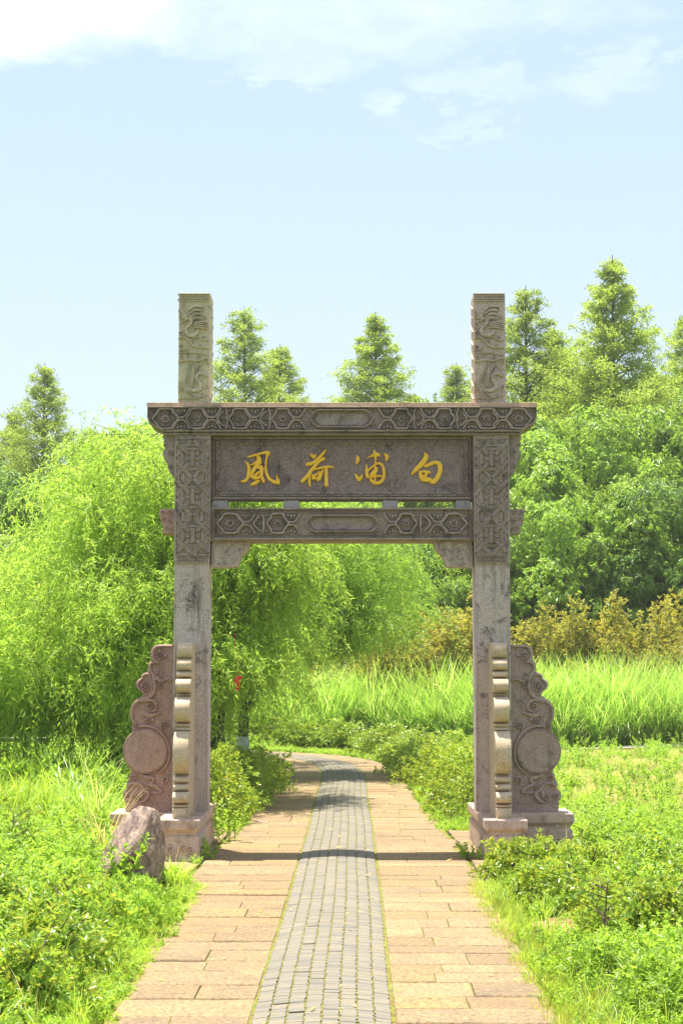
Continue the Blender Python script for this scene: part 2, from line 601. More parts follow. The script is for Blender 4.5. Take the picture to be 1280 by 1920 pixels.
def moss_mat():
    m, t, out = new_mat('moss_and_soil')
    pos = t.new('ShaderNodeNewGeometry').outputs['Position']
    n = t.noise(pos, 6, 6, .7)
    n2 = t.noise(pos, 90, 3, .7)
    col = t.ramp(n, [(.34, (.14, .09, .03)), (.44, (.22, .17, .03)), (.56, (.24, .24, .035)), (.7, (.16, .24, .025))])
    col = t.mix(t.ramp(n2, [(.4, 0), (.65, .7)]), col, (.075, .065, .022))
    bp = t.new('ShaderNodeBump', {'Strength': 1, 'Distance': .01, 'Height': n2})
    b = t.new('ShaderNodeBsdfPrincipled', {'Base Color': col, 'Roughness': .95, 'Normal': bp.outputs[0]})
    t.l.new(b.outputs[0], out.inputs[0])
    return m


def ground_mat():
    m, t, out = new_mat('grassy_soil')
    pos = t.new('ShaderNodeNewGeometry').outputs['Position']
    n = t.noise(pos, .9, 6, .65)
    n2 = t.noise(pos, 25, 5, .75)
    col = t.ramp(n, [(.3, (.085, .14, .022)), (.5, (.12, .18, .03)), (.62, (.15, .18, .045)), (.74, (.17, .12, .06))])
    col = t.mix(t.ramp(n2, [(.36, 0), (.66, .7)]), col, (.05, .075, .015))
    bp = t.new('ShaderNodeBump', {'Strength': 1, 'Distance': .05, 'Height': n2})
    b = t.new('ShaderNodeBsdfPrincipled', {'Base Color': col, 'Roughness': .95, 'Normal': bp.outputs[0]})
    b.inputs['Specular IOR Level'].default_value = .1
    t.l.new(b.outputs[0], out.inputs[0])
    return m


def plain_mat(name, c, rough=.8, n_scale=30, var=.35):
    m, t, out = new_mat(name)
    pos = t.new('ShaderNodeNewGeometry').outputs['Position']
    n = t.noise(pos, n_scale, 5, .65)
    col = t.mix(t.ramp(n, [(.35, 0), (.68, 1)]), c, tuple(x * (1 - var) for x in c))
    bp = t.new('ShaderNodeBump', {'Strength': .5, 'Distance': .01, 'Height': n})
    b = t.new('ShaderNodeBsdfPrincipled', {'Base Color': col, 'Roughness': rough, 'Normal': bp.outputs[0]})
    t.l.new(b.outputs[0], out.inputs[0])
    return m


M['slab'] = slab_mat(); M['brick'] = brick_mat(); M['moss'] = moss_mat(); M['ground'] = ground_mat()
M['bark'] = bark_mat('willow_bark', (.035, .026, .020), (.085, .066, .05))
M['bark_pale'] = bark_mat('redwood_bark', (.09, .065, .05), (.15, .115, .09), 12)
M['twig'] = bark_mat('twig_bark', (.10, .07, .045), (.16, .11, .07), 30)
M['white_wash'] = plain_mat('white_trunk_paint', (.62, .64, .66), .9, 22, .5)
M['willow'] = leaf_mat('willow_leaf', [(.125, .26, .03), (.175, .345, .04), (.235, .40, .045), (.15, .30, .035), (.31, .43, .08)], (.37, .62, .05), .50, .45, .22)
M['willow_deep'] = leaf_mat('willow_leaf_deep', [(.11, .24, .03), (.155, .32, .04), (.205, .38, .045), (.13, .27, .035), (.27, .41, .07)], (.34, .60, .05), .42, .45, .25)
M['redwood'] = leaf_mat('redwood_needle', [(.14, .24, .035), (.19, .31, .04), (.25, .36, .045), (.16, .26, .04)], (.30, .50, .05), .4, .25, .25)
M['broad'] = leaf_mat('broad_leaf', [(.085, .19, .025), (.13, .26, .032), (.18, .33, .04), (.10, .22, .03), (.24, .36, .05)], (.32, .58, .045), .40, .6, .28, .35)
M['broad_dark'] = leaf_mat('dark_broad_leaf', [(.06, .14, .03), (.09, .19, .035), (.13, .25, .045), (.075, .16, .035)], (.22, .45, .05), .36, .5, .25, .4)
M['nandina'] = leaf_mat('orange_tipped_leaf', [(.07, .14, .03), (.14, .22, .035), (.27, .27, .035), (.10, .17, .03), (.26, .33, .05)], (.55, .58, .04), .34, .4, .25, .45, tint_patch=((.38, .32, .04), .30))
M['azalea'] = leaf_mat('azalea_leaf', [(.075, .20, .02), (.12, .28, .025), (.18, .34, .03), (.09, .23, .025), (.30, .34, .035)], (.45, .58, .04), .34, .55, .22, .28)
M['azalea_gold'] = leaf_mat('yellowed_azalea_leaf', [(.085, .21, .02), (.14, .29, .025), (.20, .34, .03), (.10, .24, .025), (.31, .35, .035)], (.46, .58, .035), .38, .5, .22, .3)
M['weed'] = leaf_mat('weed_leaf', [(.12, .25, .025), (.17, .33, .03), (.23, .40, .035), (.14, .28, .03)], (.35, .62, .04), .42, .5, .25, .4)
M['grass'] = leaf_mat('grass_blade', [(.13, .27, .022), (.19, .36, .03), (.27, .42, .04), (.22, .34, .04)], (.38, .62, .035), .42, .5, .22, .4)
M['reed'] = leaf_mat('reed_blade', [(.09, .23, .03), (.15, .32, .04), (.22, .40, .05), (.42, .50, .20)], (.32, .62, .05), .42, .8, .2, .32)
M['dry'] = leaf_mat('dry_grass', [(.34, .37, .12), (.40, .38, .17), (.26, .36, .08), (.44, .39, .22)], (.5, .5, .12), .35, .3, .2, .6)
M['redstem'] = leaf_mat('reddish_grass', [(.28, .20, .05), (.22, .36, .035), (.26, .40, .04), (.33, .22, .07)], (.45, .5, .05), .35, .3, .2, .6)


# ------------------------------------------------------------ foliage geometry
def unit(a):
    return a / (np.linalg.norm(a, axis=-1, keepdims=True) + 1e-9)


def leaves(P, A, L, Wd, N=None, big=False, droop=.12, fold=.22):
    """leaf blades: base P, axis A, length L, width Wd"""
    n = len(P)
    A = unit(A)
    if N is None:
        N = rng.normal(size=(n, 3)) + np.array([0, 0, 1.2])
    side = unit(np.cross(A, N))
    nn = unit(np.cross(side, A))
    L = np.broadcast_to(np.asarray(L, float), (n,))[:, None]
    Wd = np.broadcast_to(np.asarray(Wd, float), (n,))[:, None]
    dn = np.array([0, 0, -1.0]) * droop * L
    if not big:
        V = np.stack([P, P + A * L * .45 + side * Wd * .5 + nn * fold * Wd, P + A * L + dn, P + A * L * .45 - side * Wd * .5 + nn * fold * Wd], 1).reshape(-1, 3)
        b = (np.arange(n) * 4)[:, None]
        F = np.concatenate([b + np.array([[0, 1, 2]]), b + np.array([[0, 2, 3]])])
        return V, F
    V = np.stack([P,
                  P + A * L * .3 + side * Wd * .46 + nn * fold * Wd + dn * .1,
                  P + A * L * .66 + side * Wd * .42 + nn * fold * Wd * .9 + dn * .4,
                  P + A * L + dn,
                  P + A * L * .66 - side * Wd * .42 + nn * fold * Wd * .9 + dn * .4,
                  P + A * L * .3 - side * Wd * .46 + nn * fold * Wd + dn * .1,
                  P + A * L * .5 + dn * .2], 1).reshape(-1, 3)
    b = (np.arange(n) * 7)[:, None]
    F = np.concatenate([b + np.array([[0, 1, 6]]), b + np.array([[0, 6, 5]]), b + np.array([[1, 2, 6]]), b + np.array([[6, 4, 5]]),
                        b + np.array([[2, 3, 6]]), b + np.array([[3, 4, 6]])])
    return V, F


def whorls(T, A, k, L, Wd, spread=1.0, big=False, droop=.12, jitter=.25, up=0.0):
    """k leaves round each tip T with shoot axis A"""
    n = len(T)
    P = np.repeat(T, k, 0); AX_ = np.repeat(unit(A), k, 0)
    r = rng.normal(size=(n * k, 3))
    perp = unit(r - AX_ * (r * AX_).sum(1, keepdims=True))
    ax = unit(AX_ * rng.uniform(.2, 1.1, (n * k, 1)) + perp * spread + np.array([0, 0, up]))
    P = P - AX_ * rng.uniform(0, 1, (n * k, 1)) * L * .8 + rng.normal(size=(n * k, 3)) * L * jitter * .3
    ll = L * rng.uniform(.65, 1.25, n * k)
    return leaves(P, ax, ll, Wd * rng.uniform(.75, 1.2, n * k), AX_ + rng.normal(size=(n * k, 3)) * .35, big, droop)


def blades(P, Dr, L, Wd, arch, segs=3):
    """arching grass blades: base P, horizontal lean Dr (n,2), arch 0..1"""
    n = len(P)
    Dr = Dr / (np.linalg.norm(Dr, axis=1, keepdims=True) + 1e-9)
    h = np.concatenate([Dr, np.zeros((n, 1))], 1)
    side = np.stack([-Dr[:, 1], Dr[:, 0], np.zeros(n)], 1)
    rr = rng.uniform(-.7, .7, (n, 1))
    side = unit(side * np.cos(rr) + h * np.sin(rr))
    L = np.broadcast_to(np.asarray(L, float), (n,))[:, None]; Wd = np.broadcast_to(np.asarray(Wd, float), (n,))[:, None]
    arch = np.broadcast_to(np.asarray(arch, float), (n,))[:, None]
    rows = []
    p = P.copy()
    for i in range(segs + 1):
        t = i / segs
        w = Wd * (1 - t ** 2.2) * .5 * (.7 + .6 * t)
        if i == segs:
            rows.append(p[:, None])
        else:
            rows.append(np.stack([p - side * w, p + side * w], 1))
            ang = .12 + arch * 2.2 * (t + .5 / segs) ** 1.4
            p = p + (h * np.sin(ang) + np.array([0, 0, 1]) * np.cos(ang)) * L / segs
    V = np.concatenate(rows, 1)
    m = V.shape[1]
    b = (np.arange(n) * m)[:, None]
    F = []
    Q = []
    for i in range(segs - 1):
        Q.append(b + np.array([[2 * i, 2 * i + 1, 2 * i + 3, 2 * i + 2]]))
    T = b + np.array([[2 * segs - 2, 2 * segs - 1, 2 * segs]])
    return V.reshape(-1, 3), ([np.concatenate(Q)] if Q else []), T


def join_parts(parts):
    Vs = []; Q = []; T = []; o = 0
    for V, q, t in parts:
        Vs.append(V)
        for a in q: Q.append(a + o)
        if t is not None and len(t): T.append(t + o)
        o += len(V)
    return np.concatenate(Vs), [x for x in ([np.concatenate(Q)] if Q else []) + ([np.concatenate(T)] if T else [])]


def tuft_mesh(name, n, r, L, Wd, arch, mat, segs=3):
    a = rng.uniform(0, 2 * math.pi, n); q = r * np.sqrt(rng.uniform(0, 1, n))
    P = np.stack([q * np.cos(a), q * np.sin(a), np.full(n, -.02)], 1)
    da = a + rng.normal(size=n) * .8
    V, Q, T = blades(P, np.stack([np.cos(da), np.sin(da)], 1), L * rng.uniform(.55, 1.15, n), Wd * rng.uniform(.7, 1.2, n), arch * rng.uniform(.35, 1.3, n), segs)
    me = np_mesh(name, V, Q + [T])
    me.materials.append(mat)
    return me


def herb_mesh(name, stems, r, H, L, Wd, k, mat, levels=4, big=True, spread=1.0):
    a = rng.uniform(0, 2 * math.pi, stems); q = r * np.sqrt(rng.uniform(0, 1, stems))
    base = np.stack([q * np.cos(a), q * np.sin(a), np.zeros(stems)], 1)
    lean = np.stack([np.cos(a) * .3, np.sin(a) * .3, np.ones(stems)], 1) + rng.normal(size=(stems, 3)) * .16
    lean = unit(lean)
    hs = H * rng.uniform(.55, 1.1, stems)[:, None]
    Vs = []; Fs = []; o = 0
    for j in range(levels):
        t = .3 + .7 * (j + 1) / levels
        V, F = whorls(base + lean * hs * t, lean, k, L * (1.15 - .35 * t), Wd * (1.15 - .35 * t), spread, big, .2, up=.15)
        Vs.append(V); Fs.append(F + o); o += len(V)
    # stems
    for i in range(stems):
        p0 = base[i]; p1 = base[i] + lean[i] * hs[i]
        w = .004
        V = np.array([p0 + (w, 0, 0), p0 - (w, 0, 0), p1 - (w * .4, 0, 0), p1 + (w * .4, 0, 0)])
        Vs.append(V); Fs.append(np.array([[0, 1, 2], [0, 2, 3]]) + o); o += 4
    me = np_mesh(name, np.concatenate(Vs), [np.concatenate(Fs)])
    me.materials.append(mat)
    return me


def scatter(name, pts, protos, scl, label, cat, idx=None, tilt=.12):
    """one object whose node modifier stands a plant on every point"""
    n = len(pts)
    me = bpy.data.meshes.new(name)
    me.vertices.add(n)
    me.vertices.foreach_set('co', np.asarray(pts, np.float32).ravel())
    rot = np.stack([rng.normal(size=n) * tilt, rng.normal(size=n) * tilt, rng.uniform(0, 6.283, n)], 1).astype(np.float32)
    me.attributes.new('rot', 'FLOAT_VECTOR', 'POINT').data.foreach_set('vector', rot.ravel())
    me.attributes.new('scl', 'FLOAT', 'POINT').data.foreach_set('value', np.asarray(scl, np.float32))
    if idx is None: idx = rng.integers(0, len(protos), n)
    me.attributes.new('idx', 'INT', 'POINT').data.foreach_set('value', np.asarray(idx, np.int32))
    me.update()
    o = link_mesh(name, me)
    col = bpy.data.collections.new(name + '_plants')
    for i, pm in enumerate(protos):
        po = bpy.data.objects.new('%s_plant_%02d' % (name, i), pm)
        col.objects.link(po)
    ng = bpy.data.node_groups.new(name + '_nodes', 'GeometryNodeTree')
    ng.interface.new_socket('Geometry', in_out='INPUT', socket_type='NodeSocketGeometry')
    ng.interface.new_socket('Geometry', in_out='OUTPUT', socket_type='NodeSocketGeometry')
    N = ng.nodes
    gi = N.new('NodeGroupInput'); go = N.new('NodeGroupOutput')
    ci = N.new('GeometryNodeCollectionInfo')
    ci.inputs['Collection'].default_value = col
    ci.inputs['Separate Children'].default_value = True
    ci.inputs['Reset Children'].default_value = True
    ip = N.new('GeometryNodeInstanceOnPoints')
    ip.inputs['Pick Instance'].default_value = True

    def attr(nm, typ):
        a = N.new('GeometryNodeInputNamedAttribute')
        a.data_type = typ
        a.inputs[0].default_value = nm
        return [s for s in a.outputs if s.enabled][0]
    L_ = ng.links
    L_.new(gi.outputs[0], ip.inputs['Points'])
    L_.new(ci.outputs[0], ip.inputs['Instance'])
    L_.new(attr('idx', 'INT'), ip.inputs['Instance Index'])
    L_.new(attr('rot', 'FLOAT_VECTOR'), ip.inputs['Rotation'])
    L_.new(attr('scl', 'FLOAT'), ip.inputs['Scale'])
    L_.new(ip.outputs[0], go.inputs[0])
    md = o.modifiers.new('plants', 'NODES')
    md.node_group = ng
    return setp(o, label, cat, kind='stuff')


# ------------------------------------------------------------ ground and path
def build_haze():
    mb = MB(); mb.box(-310, 310, -70, 320, -1.3, 24)
    m, t, out = new_mat('thin_air_haze')
    v = t.new('ShaderNodeVolumePrincipled', {'Density': HAZE, 'Anisotropy': .35})
    v.inputs['Color'].default_value = (1.0, .99, .96, 1)
    t.l.new(v.outputs[0], out.inputs['Volume'])
    o = mb.build('haze', m)
    o['kind'] = 'stuff'


HAZE = .0006


def build_ground():
    xs = np.unique(np.concatenate([np.arange(-12, 12.01, .3), np.linspace(12, 60, 14), np.linspace(60, 300, 6), -np.linspace(12, 60, 14), -np.linspace(60, 300, 6)]))
    ys = np.unique(np.concatenate([np.arange(2, 40, .3), np.linspace(40, 110, 16), np.linspace(110, 310, 6), np.linspace(-60, 2, 8)]))
    X, Y = np.meshgrid(xs, ys)
    Z = ground_z(X, Y)
    V = np.stack([X, Y, Z], -1).reshape(-1, 3)
    nx = len(xs)
    i = np.arange(len(ys) - 1)[:, None] * nx + np.arange(nx - 1)[None]
    F = np.stack([i, i + 1, i + 1 + nx, i + nx], -1).reshape(-1, 4)
    o = link_mesh('ground', np_mesh('ground', V, F), M['ground'])
    setp(o, kind='structure')


HALF = .325      # half of the grey brick strip


def edge_l(y):
    return float(np.interp(y, [4, 7.5, 12.4, 14, 16.4, 20.4, 27, 60], [-1.05, -1.07, -1.19, -1.13, -1.07, -.93, -.96, -.95])) - float(np.interp(y, CL[:8, 1], CL[:8, 0]))


def edge_r(y):
    return float(np.interp(y, [4, 7.5, 12.4, 14, 16.4, 20.4, 27, 60], [.98, .985, 1.06, 1.06, 1.03, .92, .87, .90])) - float(np.interp(y, CL[:8, 1], CL[:8, 0]))


def unit_slab(k, ch=.02, rough=.008):
    """slab of size 1 x 1 x 1 (top at z = 0) with worn edges"""
    r = random.Random(k)
    mb = MB()
    def j(a): return a + r.uniform(-rough, rough) * .6
    c = [(-.5, -.5), (-.25, -.5), (0, -.5), (.25, -.5), (.5, -.5), (.5, .5), (.2, .5), (-.1, .5), (-.3, .5), (-.5, .5)]
    outer = [(j(x * .998), j(y * .985) + r.uniform(-.018, .018)) for x, y in c]
    top = [(x * (1 - ch * .7), y * (1 - ch * 2.4), 0) for x, y in outer]
    mid = [(x, y, -.14) for x, y in outer]
    bot = [(x, y, -1) for x, y in outer]
    vs = top + mid + bot
    n = len(c)
    fs = [tuple(range(n))]
    for a in range(n):
        b = (a + 1) % n
        fs.append((a, n + a, n + b, b)); fs.append((n + a, 2 * n + a, 2 * n + b, n + b))
    mb.add(vs, fs)
    me = mb.mesh('slab')
    bm = bmesh.new(); bm.from_mesh(me); bmesh.ops.recalc_face_normals(bm, faces=bm.faces); bm.to_mesh(me); bm.free()
    me.materials.append(M['slab'])
    return me


def build_path():
    # bed of soil and moss below the stones
    V = []; F = []
    ss = np.arange(0.2, CLD[-1] - 2, .25)
    for s in ss:
        x, y, a = cl_at(s)
        for u in (edge_l(y) - .02, -HALF - .03, -HALF * .5, 0, HALF * .5, HALF + .03, edge_r(y) + .02):
            crown = .030 * max(0, 1 - (u / (HALF + .03)) ** 2) if abs(u) < HALF + .03 else 0
            V.append((x + u * math.cos(a), y + u * math.sin(a), -.0075 + crown))
    for i in range(len(ss) - 1):
        for k in range(6):
            F.append((i * 7 + k, i * 7 + k + 1, i * 7 + k + 8, i * 7 + k + 7))
    path = link_mesh('path', np_mesh('path', V, np.array(F)), M['moss'])
    setp(path, kind='structure')
    units = [unit_slab(k) for k in range(6)]
    rr = random.Random(3)
    TH = .05

    def slab(x, y, a, w, d, z=0.0):
        o = bpy.data.objects.new('slab', units[rr.randrange(6)])
        C.objects.link(o)
        o.parent = path
        o.location = (x, y, z + rr.uniform(-.004, .006))
        o.rotation_euler = (rr.uniform(-.007, .007), rr.uniform(-.005, .005), a + rr.uniform(-.010, .010))
        o.scale = (w, d, TH)
        return o
    for side in (-1, 1):
        s = .3 + (0.1 if side > 0 else 0)
        cnt = 0
        while s < CLD[-1] - 3 and cnt < 140:
            x, y, a = cl_at(s)
            d = rr.choice([.24, .28, .31, .34, .36, .40]) if y < 20 else rr.choice([.32, .36, .42, .48])
            x, y, a = cl_at(s + d / 2)
            e = (edge_l(y) if side < 0 else edge_r(y)) + rr.uniform(-.05, .045)
            if side < 0: u0, u1 = e, -HALF - .012
            else: u0, u1 = HALF + .012, e
            cuts = [u0, u1]
            p = rr.random()
            if p < .55 and y < 24:
                cuts = [u0, u0 + (u1 - u0) * rr.uniform(.28, .72), u1]
            if abs(side * 1.0) and 12.3 < y < 16.4:
                cuts = cuts  # the platform slabs beside are laid separately
            for i in range(len(cuts) - 1):
                w = cuts[i + 1] - cuts[i] - .005
                uc = (cuts[i] + cuts[i + 1]) / 2
                slab(x + uc * math.cos(a), y + uc * math.sin(a), a, w, d - .006)
                cnt += 1
            s += d
    # stone apron under and beside the two pedestals
    for side in (-1, 1):
        y = 12.55
        while y < 16.5:
            d = rr.choice([.30, .36, .42])
            e = (edge_l(y) + float(np.interp(y, CL[:8, 1], CL[:8, 0]))) if side < 0 else (edge_r(y) + float(np.interp(y, CL[:8, 1], CL[:8, 0])))
            xa = abs(e) + .045
            xb = 2.25 if 13.2 < y < 16.0 else 1.75
            xm = xa + (xb - xa) * rr.uniform(.4, .6)
            for p, q in ((xa, xm), (xm, xb)):
                slab(side * (p + q) / 2, y + d / 2, 0, q - p - .012, d - .01, -.002)
            y += d
    # grey bricks set on edge, eight lanes, crowned in the middle
    br = MB(); br.box(-.5, .5, -.5, .5, -1, 0)
    bme = br.mesh('brick')
    bm = bmesh.new(); bm.from_mesh(bme)
    bmesh.ops.bevel(bm, geom=[e for e in bm.edges if all(v.co.z > -.01 for v in e.verts)], offset=.03, segments=1, affect='EDGES')
    bm.to_mesh(bme); bm.free()
    bme.materials.append(M['brick'])
    bv = np.array([v.co[:] for v in bme.vertices]); bf = [tuple(p.vertices) for p in bme.polygons]
    lanes = 8
    lw = 2 * HALF / lanes
    pitch = .036
    V = []; F4 = []; o4 = 0; cnt = 0
    quads = [f for f in bf if len(f) == 4]; tris = [f for f in bf if len(f) == 3]
    FT = []
    row = 0
    s = 2.95
    while s < CLD[-1] - 4:
        for ln in range(lanes):
            u = -HALF + (ln + .5) * lw + rr.uniform(-.003, .003) + .004 * math.sin(s * 1.1)
            ds = rr.uniform(-.004, .004) + .010 * math.sin(ln * 2.3 + row * .03)
            x, y, a = cl_at(s + ds)
            z = .030 * max(0, 1 - (u / (HALF + .03)) ** 2) + rr.uniform(-.0012, .0012) + .0
            if rr.random() < .004 and y > 6: z -= .010
            lx, ly = x + u * math.cos(a), y + u * math.sin(a)
            tilt = math.atan(2 * .030 * u / (HALF + .03) ** 2)
            az = a + rr.uniform(-.03, .03)
            sc = (lw * rr.uniform(.84, .94), pitch * rr.uniform(.93, 1.02), .03)
            if s > 3.2 and cnt < 300:
                ob = bpy.data.objects.new('brick', bme)
                C.objects.link(ob); ob.parent = path
                ob.location = (lx, ly, z); ob.rotation_euler = (0, tilt, az); ob.scale = sc
                cnt += 1
            else:
                v = bv * sc
                ct, st = math.cos(tilt), math.sin(tilt)
                v = np.stack([v[:, 0] * ct + v[:, 2] * st, v[:, 1], -v[:, 0] * st + v[:, 2] * ct], 1)
                ca, sa = math.cos(az), math.sin(az)
                v = np.stack([v[:, 0] * ca - v[:, 1] * sa + lx, v[:, 0] * sa + v[:, 1] * ca + ly, v[:, 2] + z], 1)
                V.append(v)
                F4.append(np.array(quads) + o4)
                if tris: FT.append(np.array(tris) + o4)
                o4 += len(v)
        s += pitch
        row += 1
    me = np_mesh('brick_field', np.concatenate(V), [np.concatenate(F4)] + ([np.concatenate(FT)] if FT else []))
    o = link_mesh('brick_field', me, M['brick'], path)
    o['kind'] = 'stuff'
    return path


build_haze()
build_ground()
build_path()


# ------------------------------------------------------------ the stone gate
GF = 14.58       # front plane of the posts
GB = 14.92
GC = 14.75


def mx(x, side):
    """mirror an x about the gate's middle for the right half"""
    return x if side < 0 else 2 * AX - x


def outline(pts, D, side):
    out = []
    for px, py in pts:
        x, z = pix(px, py, D)
        out.append((mx(x, side), z))
    return out


def crane_relief(rl, ox):
    """two cranes among clouds; ox shifts the drawing (drawn on the right post's pixels, 8.73 per photo pixel)"""
    def T(pts): return [(870 + ox + a / 8.73, 540 + b / 8.73) for a, b in pts]
    def rb(pts, w, h): h = h * 1.35; rl.ribbon(T(pts), [x / 8.73 for x in w] if hasattr(w, '__len__') else w / 8.73, h)
    h = .02
    # fret band at the head
    for yy in (98, 185, 215):
        rl.line(*T([(140, yy)])[0], *T([(655, yy)])[0], 1.8, h * .8)
    for k in range(7):
        xx = 150 + k * 74
        rl.line(*T([(xx, 128)])[0], *T([(xx + 52, 128)])[0], 1.5, h * .7)
        rl.line(*T([(xx + 30, 156)])[0], *T([(xx + 74, 156)])[0], 1.5, h * .7)
    # upper crane: neck loop, body, head, bill
    rb([(330, 490), (370, 530), (350, 600), (300, 640), (270, 700), (310, 770), (380, 785), (450, 750), (500, 690)], [40, 52, 44, 46, 56, 56, 60, 60, 36], h)
    rb([(340, 500), (270, 530), (180, 590)], [34, 22, 8], h)
    for k in range(7):      # fan of the far wing
        a = k / 6
        rb([(150 + 20 * a, 360 + 24 * k), (230, 420 + 14 * k), (300, 470 + 6 * k)], [6, 18, 12], h * .8)
    for k in range(4):      # near wing, four rows of feathers
        y0 = 300 + 62 * k
        rb([(330 + 12 * k, y0 + 70), (400, y0 + 12), (470, y0), (540, y0 + 16)], [26, 42, 44, 30], h * (1.1 - .1 * k))
        for q in range(9):
            xx = 345 + q * 22
            yy = y0 + 10 + 40 * ((q - 5) / 7) ** 2
            rl.line(*T([(xx, yy)])[0], *T([(xx + 4, yy + 44)])[0], .9, h * 1.35)
    for k in range(4):
        rb([(400, 590 + 22 * k), (500, 560 + 30 * k), (645, 575 + 32 * k)], [16, 26, 16], h)
    # clouds
    rb([(150, 830), (230, 810), (300, 840), (380, 930), (450, 970), (540, 975), (650, 985)], [14, 18, 20, 26, 26, 22, 16], h)
    rb([(160, 1030), (240, 1010), (320, 990), (300, 950)], [14, 20, 20, 10], h)
    rb([(150, 1215), (230, 1200), (320, 1185), (400, 1190), (480, 1200), (560, 1170), (650, 1150)], [14, 20, 22, 20, 20, 20, 14], h)
    rb([(380, 830), (460, 800), (540, 850), (650, 860)], [12, 18, 20, 14], h * .8)
    rb([(150, 1070), (260, 1060), (400, 1065), (520, 1080), (640, 1100)], 12, h * .7)
    for (a, b, r_) in ((195, 740, 40), (205, 960, 42), (570, 815, 36), (395, 860, 30), (520, 945, 30), (215, 1125, 36), (320, 1100, 34), (490, 1115, 34), (630, 1205, 36), (550, 1750, 32), (630, 1610, 34), (560, 330, 26), (600, 480, 30)):
        c = T([(a, b)])[0]
        rl.spiral(c[0], c[1], r_ / 8.73, 1.3, 1.7, h * .9, 1.0)
    # lower crane
    rb([(640, 1460), (560, 1420), (510, 1400), (465, 1420), (450, 1490), (500, 1560), (510, 1630), (440, 1680), (350, 1680)], [8, 18, 46, 44, 42, 60, 80, 70, 30], h)
    for k in range(11):     # two raised wings
        a = k / 10
        rb([(370 - 110 * a, 1230 + 290 * a), (400 - 60 * a, 1330 + 250 * a), (420 - 30 * a, 1440 + 200 * a)], [8, 18, 10], h)
    for k in range(7):
        a = k / 6
        rb([(530 - 60 * a, 1210 + 60 * a), (500 - 40 * a, 1290 + 70 * a), (450, 1400 + 20 * a)], [8, 18, 10], h * .9)
    rb([(250, 1670), (330, 1770), (360, 1810)], [16, 14, 10], h)
    rb([(290, 1670), (390, 1750), (470, 1810)], [16, 14, 10], h)
    rb([(150, 1490), (210, 1560), (240, 1640), (300, 1700)], [24, 26, 22, 14], h * .9)
    for k in range(5):
        rb([(150, 1560 + 40 * k), (190, 1580 + 30 * k), (215, 1640 + 18 * k)], 12, h * .7)
    rb([(380, 1830), (470, 1800), (540, 1770), (640, 1760)], [12, 20, 18, 10], h * .8)
    rb([(150, 1830), (260, 1800), (380, 1830)], [10, 16, 10], h * .8)


def lattice_relief(rl, cx):
    """woven bamboo pattern of the post shafts (left post pixels)"""
    h = .024

    def band(x0, y0, x1, y1, n=3, sp=2.1, w=1.35, hh=h):
        if n >= 3:
            rl.line(cx + x0, y0, cx + x1, y1, 6.4, hh)
            n, sp, w, hh = 2, 2.9, 1.3, hh * 1.5
        else:
            w = 1.9
        dx, dy = x1 - x0, y1 - y0
        l = math.hypot(dx, dy); nx, ny = -dy / l, dx / l
        for k in range(n):
            o = (k - (n - 1) / 2) * sp
            rl.line(cx + x0 + nx * o, y0 + ny * o, cx + x1 + nx * o, y1 + ny * o, w, hh)
    for yy in (836, 1041):
        rl.line(cx - 31, yy, cx + 31, yy, 2.0, h * 1.4)
    rl.line(cx - 31.5, 836, cx - 31.5, 1041, 1.6, h)
    rl.line(cx + 31.5, 836, cx + 31.5, 1041, 1.6, h)
    for y0 in (823, 1044):      # key-fret bands
        rl.line(cx - 31, y0, cx + 31, y0, 1.3, h); rl.line(cx - 31, y0 + 11, cx + 31, y0 + 11, 1.3, h)
        for k in range(6):
            xx = cx - 30 + k * 10.2
            up = k % 2
            rl.line(xx, y0 + 2.5, xx + 7, y0 + 2.5, 1.2, h) if up else rl.line(xx, y0 + 8.5, xx + 7, y0 + 8.5, 1.2, h)
            rl.line(xx + 3.5, y0 + 2.5, xx + 3.5, y0 + 8.5, 1.2, h)
            rl.line(xx, y0 + 5.5, xx + 7, y0 + 5.5, 1.0, h)
    for i, cy in enumerate((861, 933, 1005)):
        band(0, cy - 15, 0, cy + 13, 3, 2.6, 1.7, h * 1.25)
        for s in (-1, 1):
            band(-12, cy + s * 18.5, 12, cy + s * 18.5, 2, 2.4)
            band(s * 6, cy, s * 14, cy, 3)
            band(s * 19.5, cy - 11, s * 19.5, cy + 11, 3)
            band(s * 25, cy - 5, s * 25, cy + 5, 2)
            for v in (-1, 1):
                if cy + v * 30 > 1040 or cy + v * 30 < 830: 
                    band(s * 30, cy + v * 4, s * 16, cy + v * 18, 3); band(s * 16, cy + v * 18, s * 4, cy + v * 34 if 836 < cy + v * 34 < 1041 else cy + v * 33, 3)
                    continue
                band(s * 30, cy + v * 4, s * 2, cy + v * 35, 3)
                band(s * 7, cy + v * 8, s * 29, cy + v * 31, 3, hh=h * 1.2)
    for cy in (897, 969):
        for s in (-1, 1):
            band(s * 18, cy - 9, s * 18, cy + 9, 4)
            band(s * 26, cy - 6, s * 26, cy + 6, 2)
            band(s * 30, cy - 8, s * 30, cy + 8, 1)
        rl.ribbon([(cx, cy - 8), (cx + 5, cy - 12), (cx, cy - 15), (cx - 5, cy - 12)], 1.2, h, closed=True, sub=False)
        rl.ribbon([(cx, cy + 8), (cx + 5, cy + 12), (cx, cy + 15), (cx - 5, cy + 12)], 1.2, h, closed=True, sub=False)


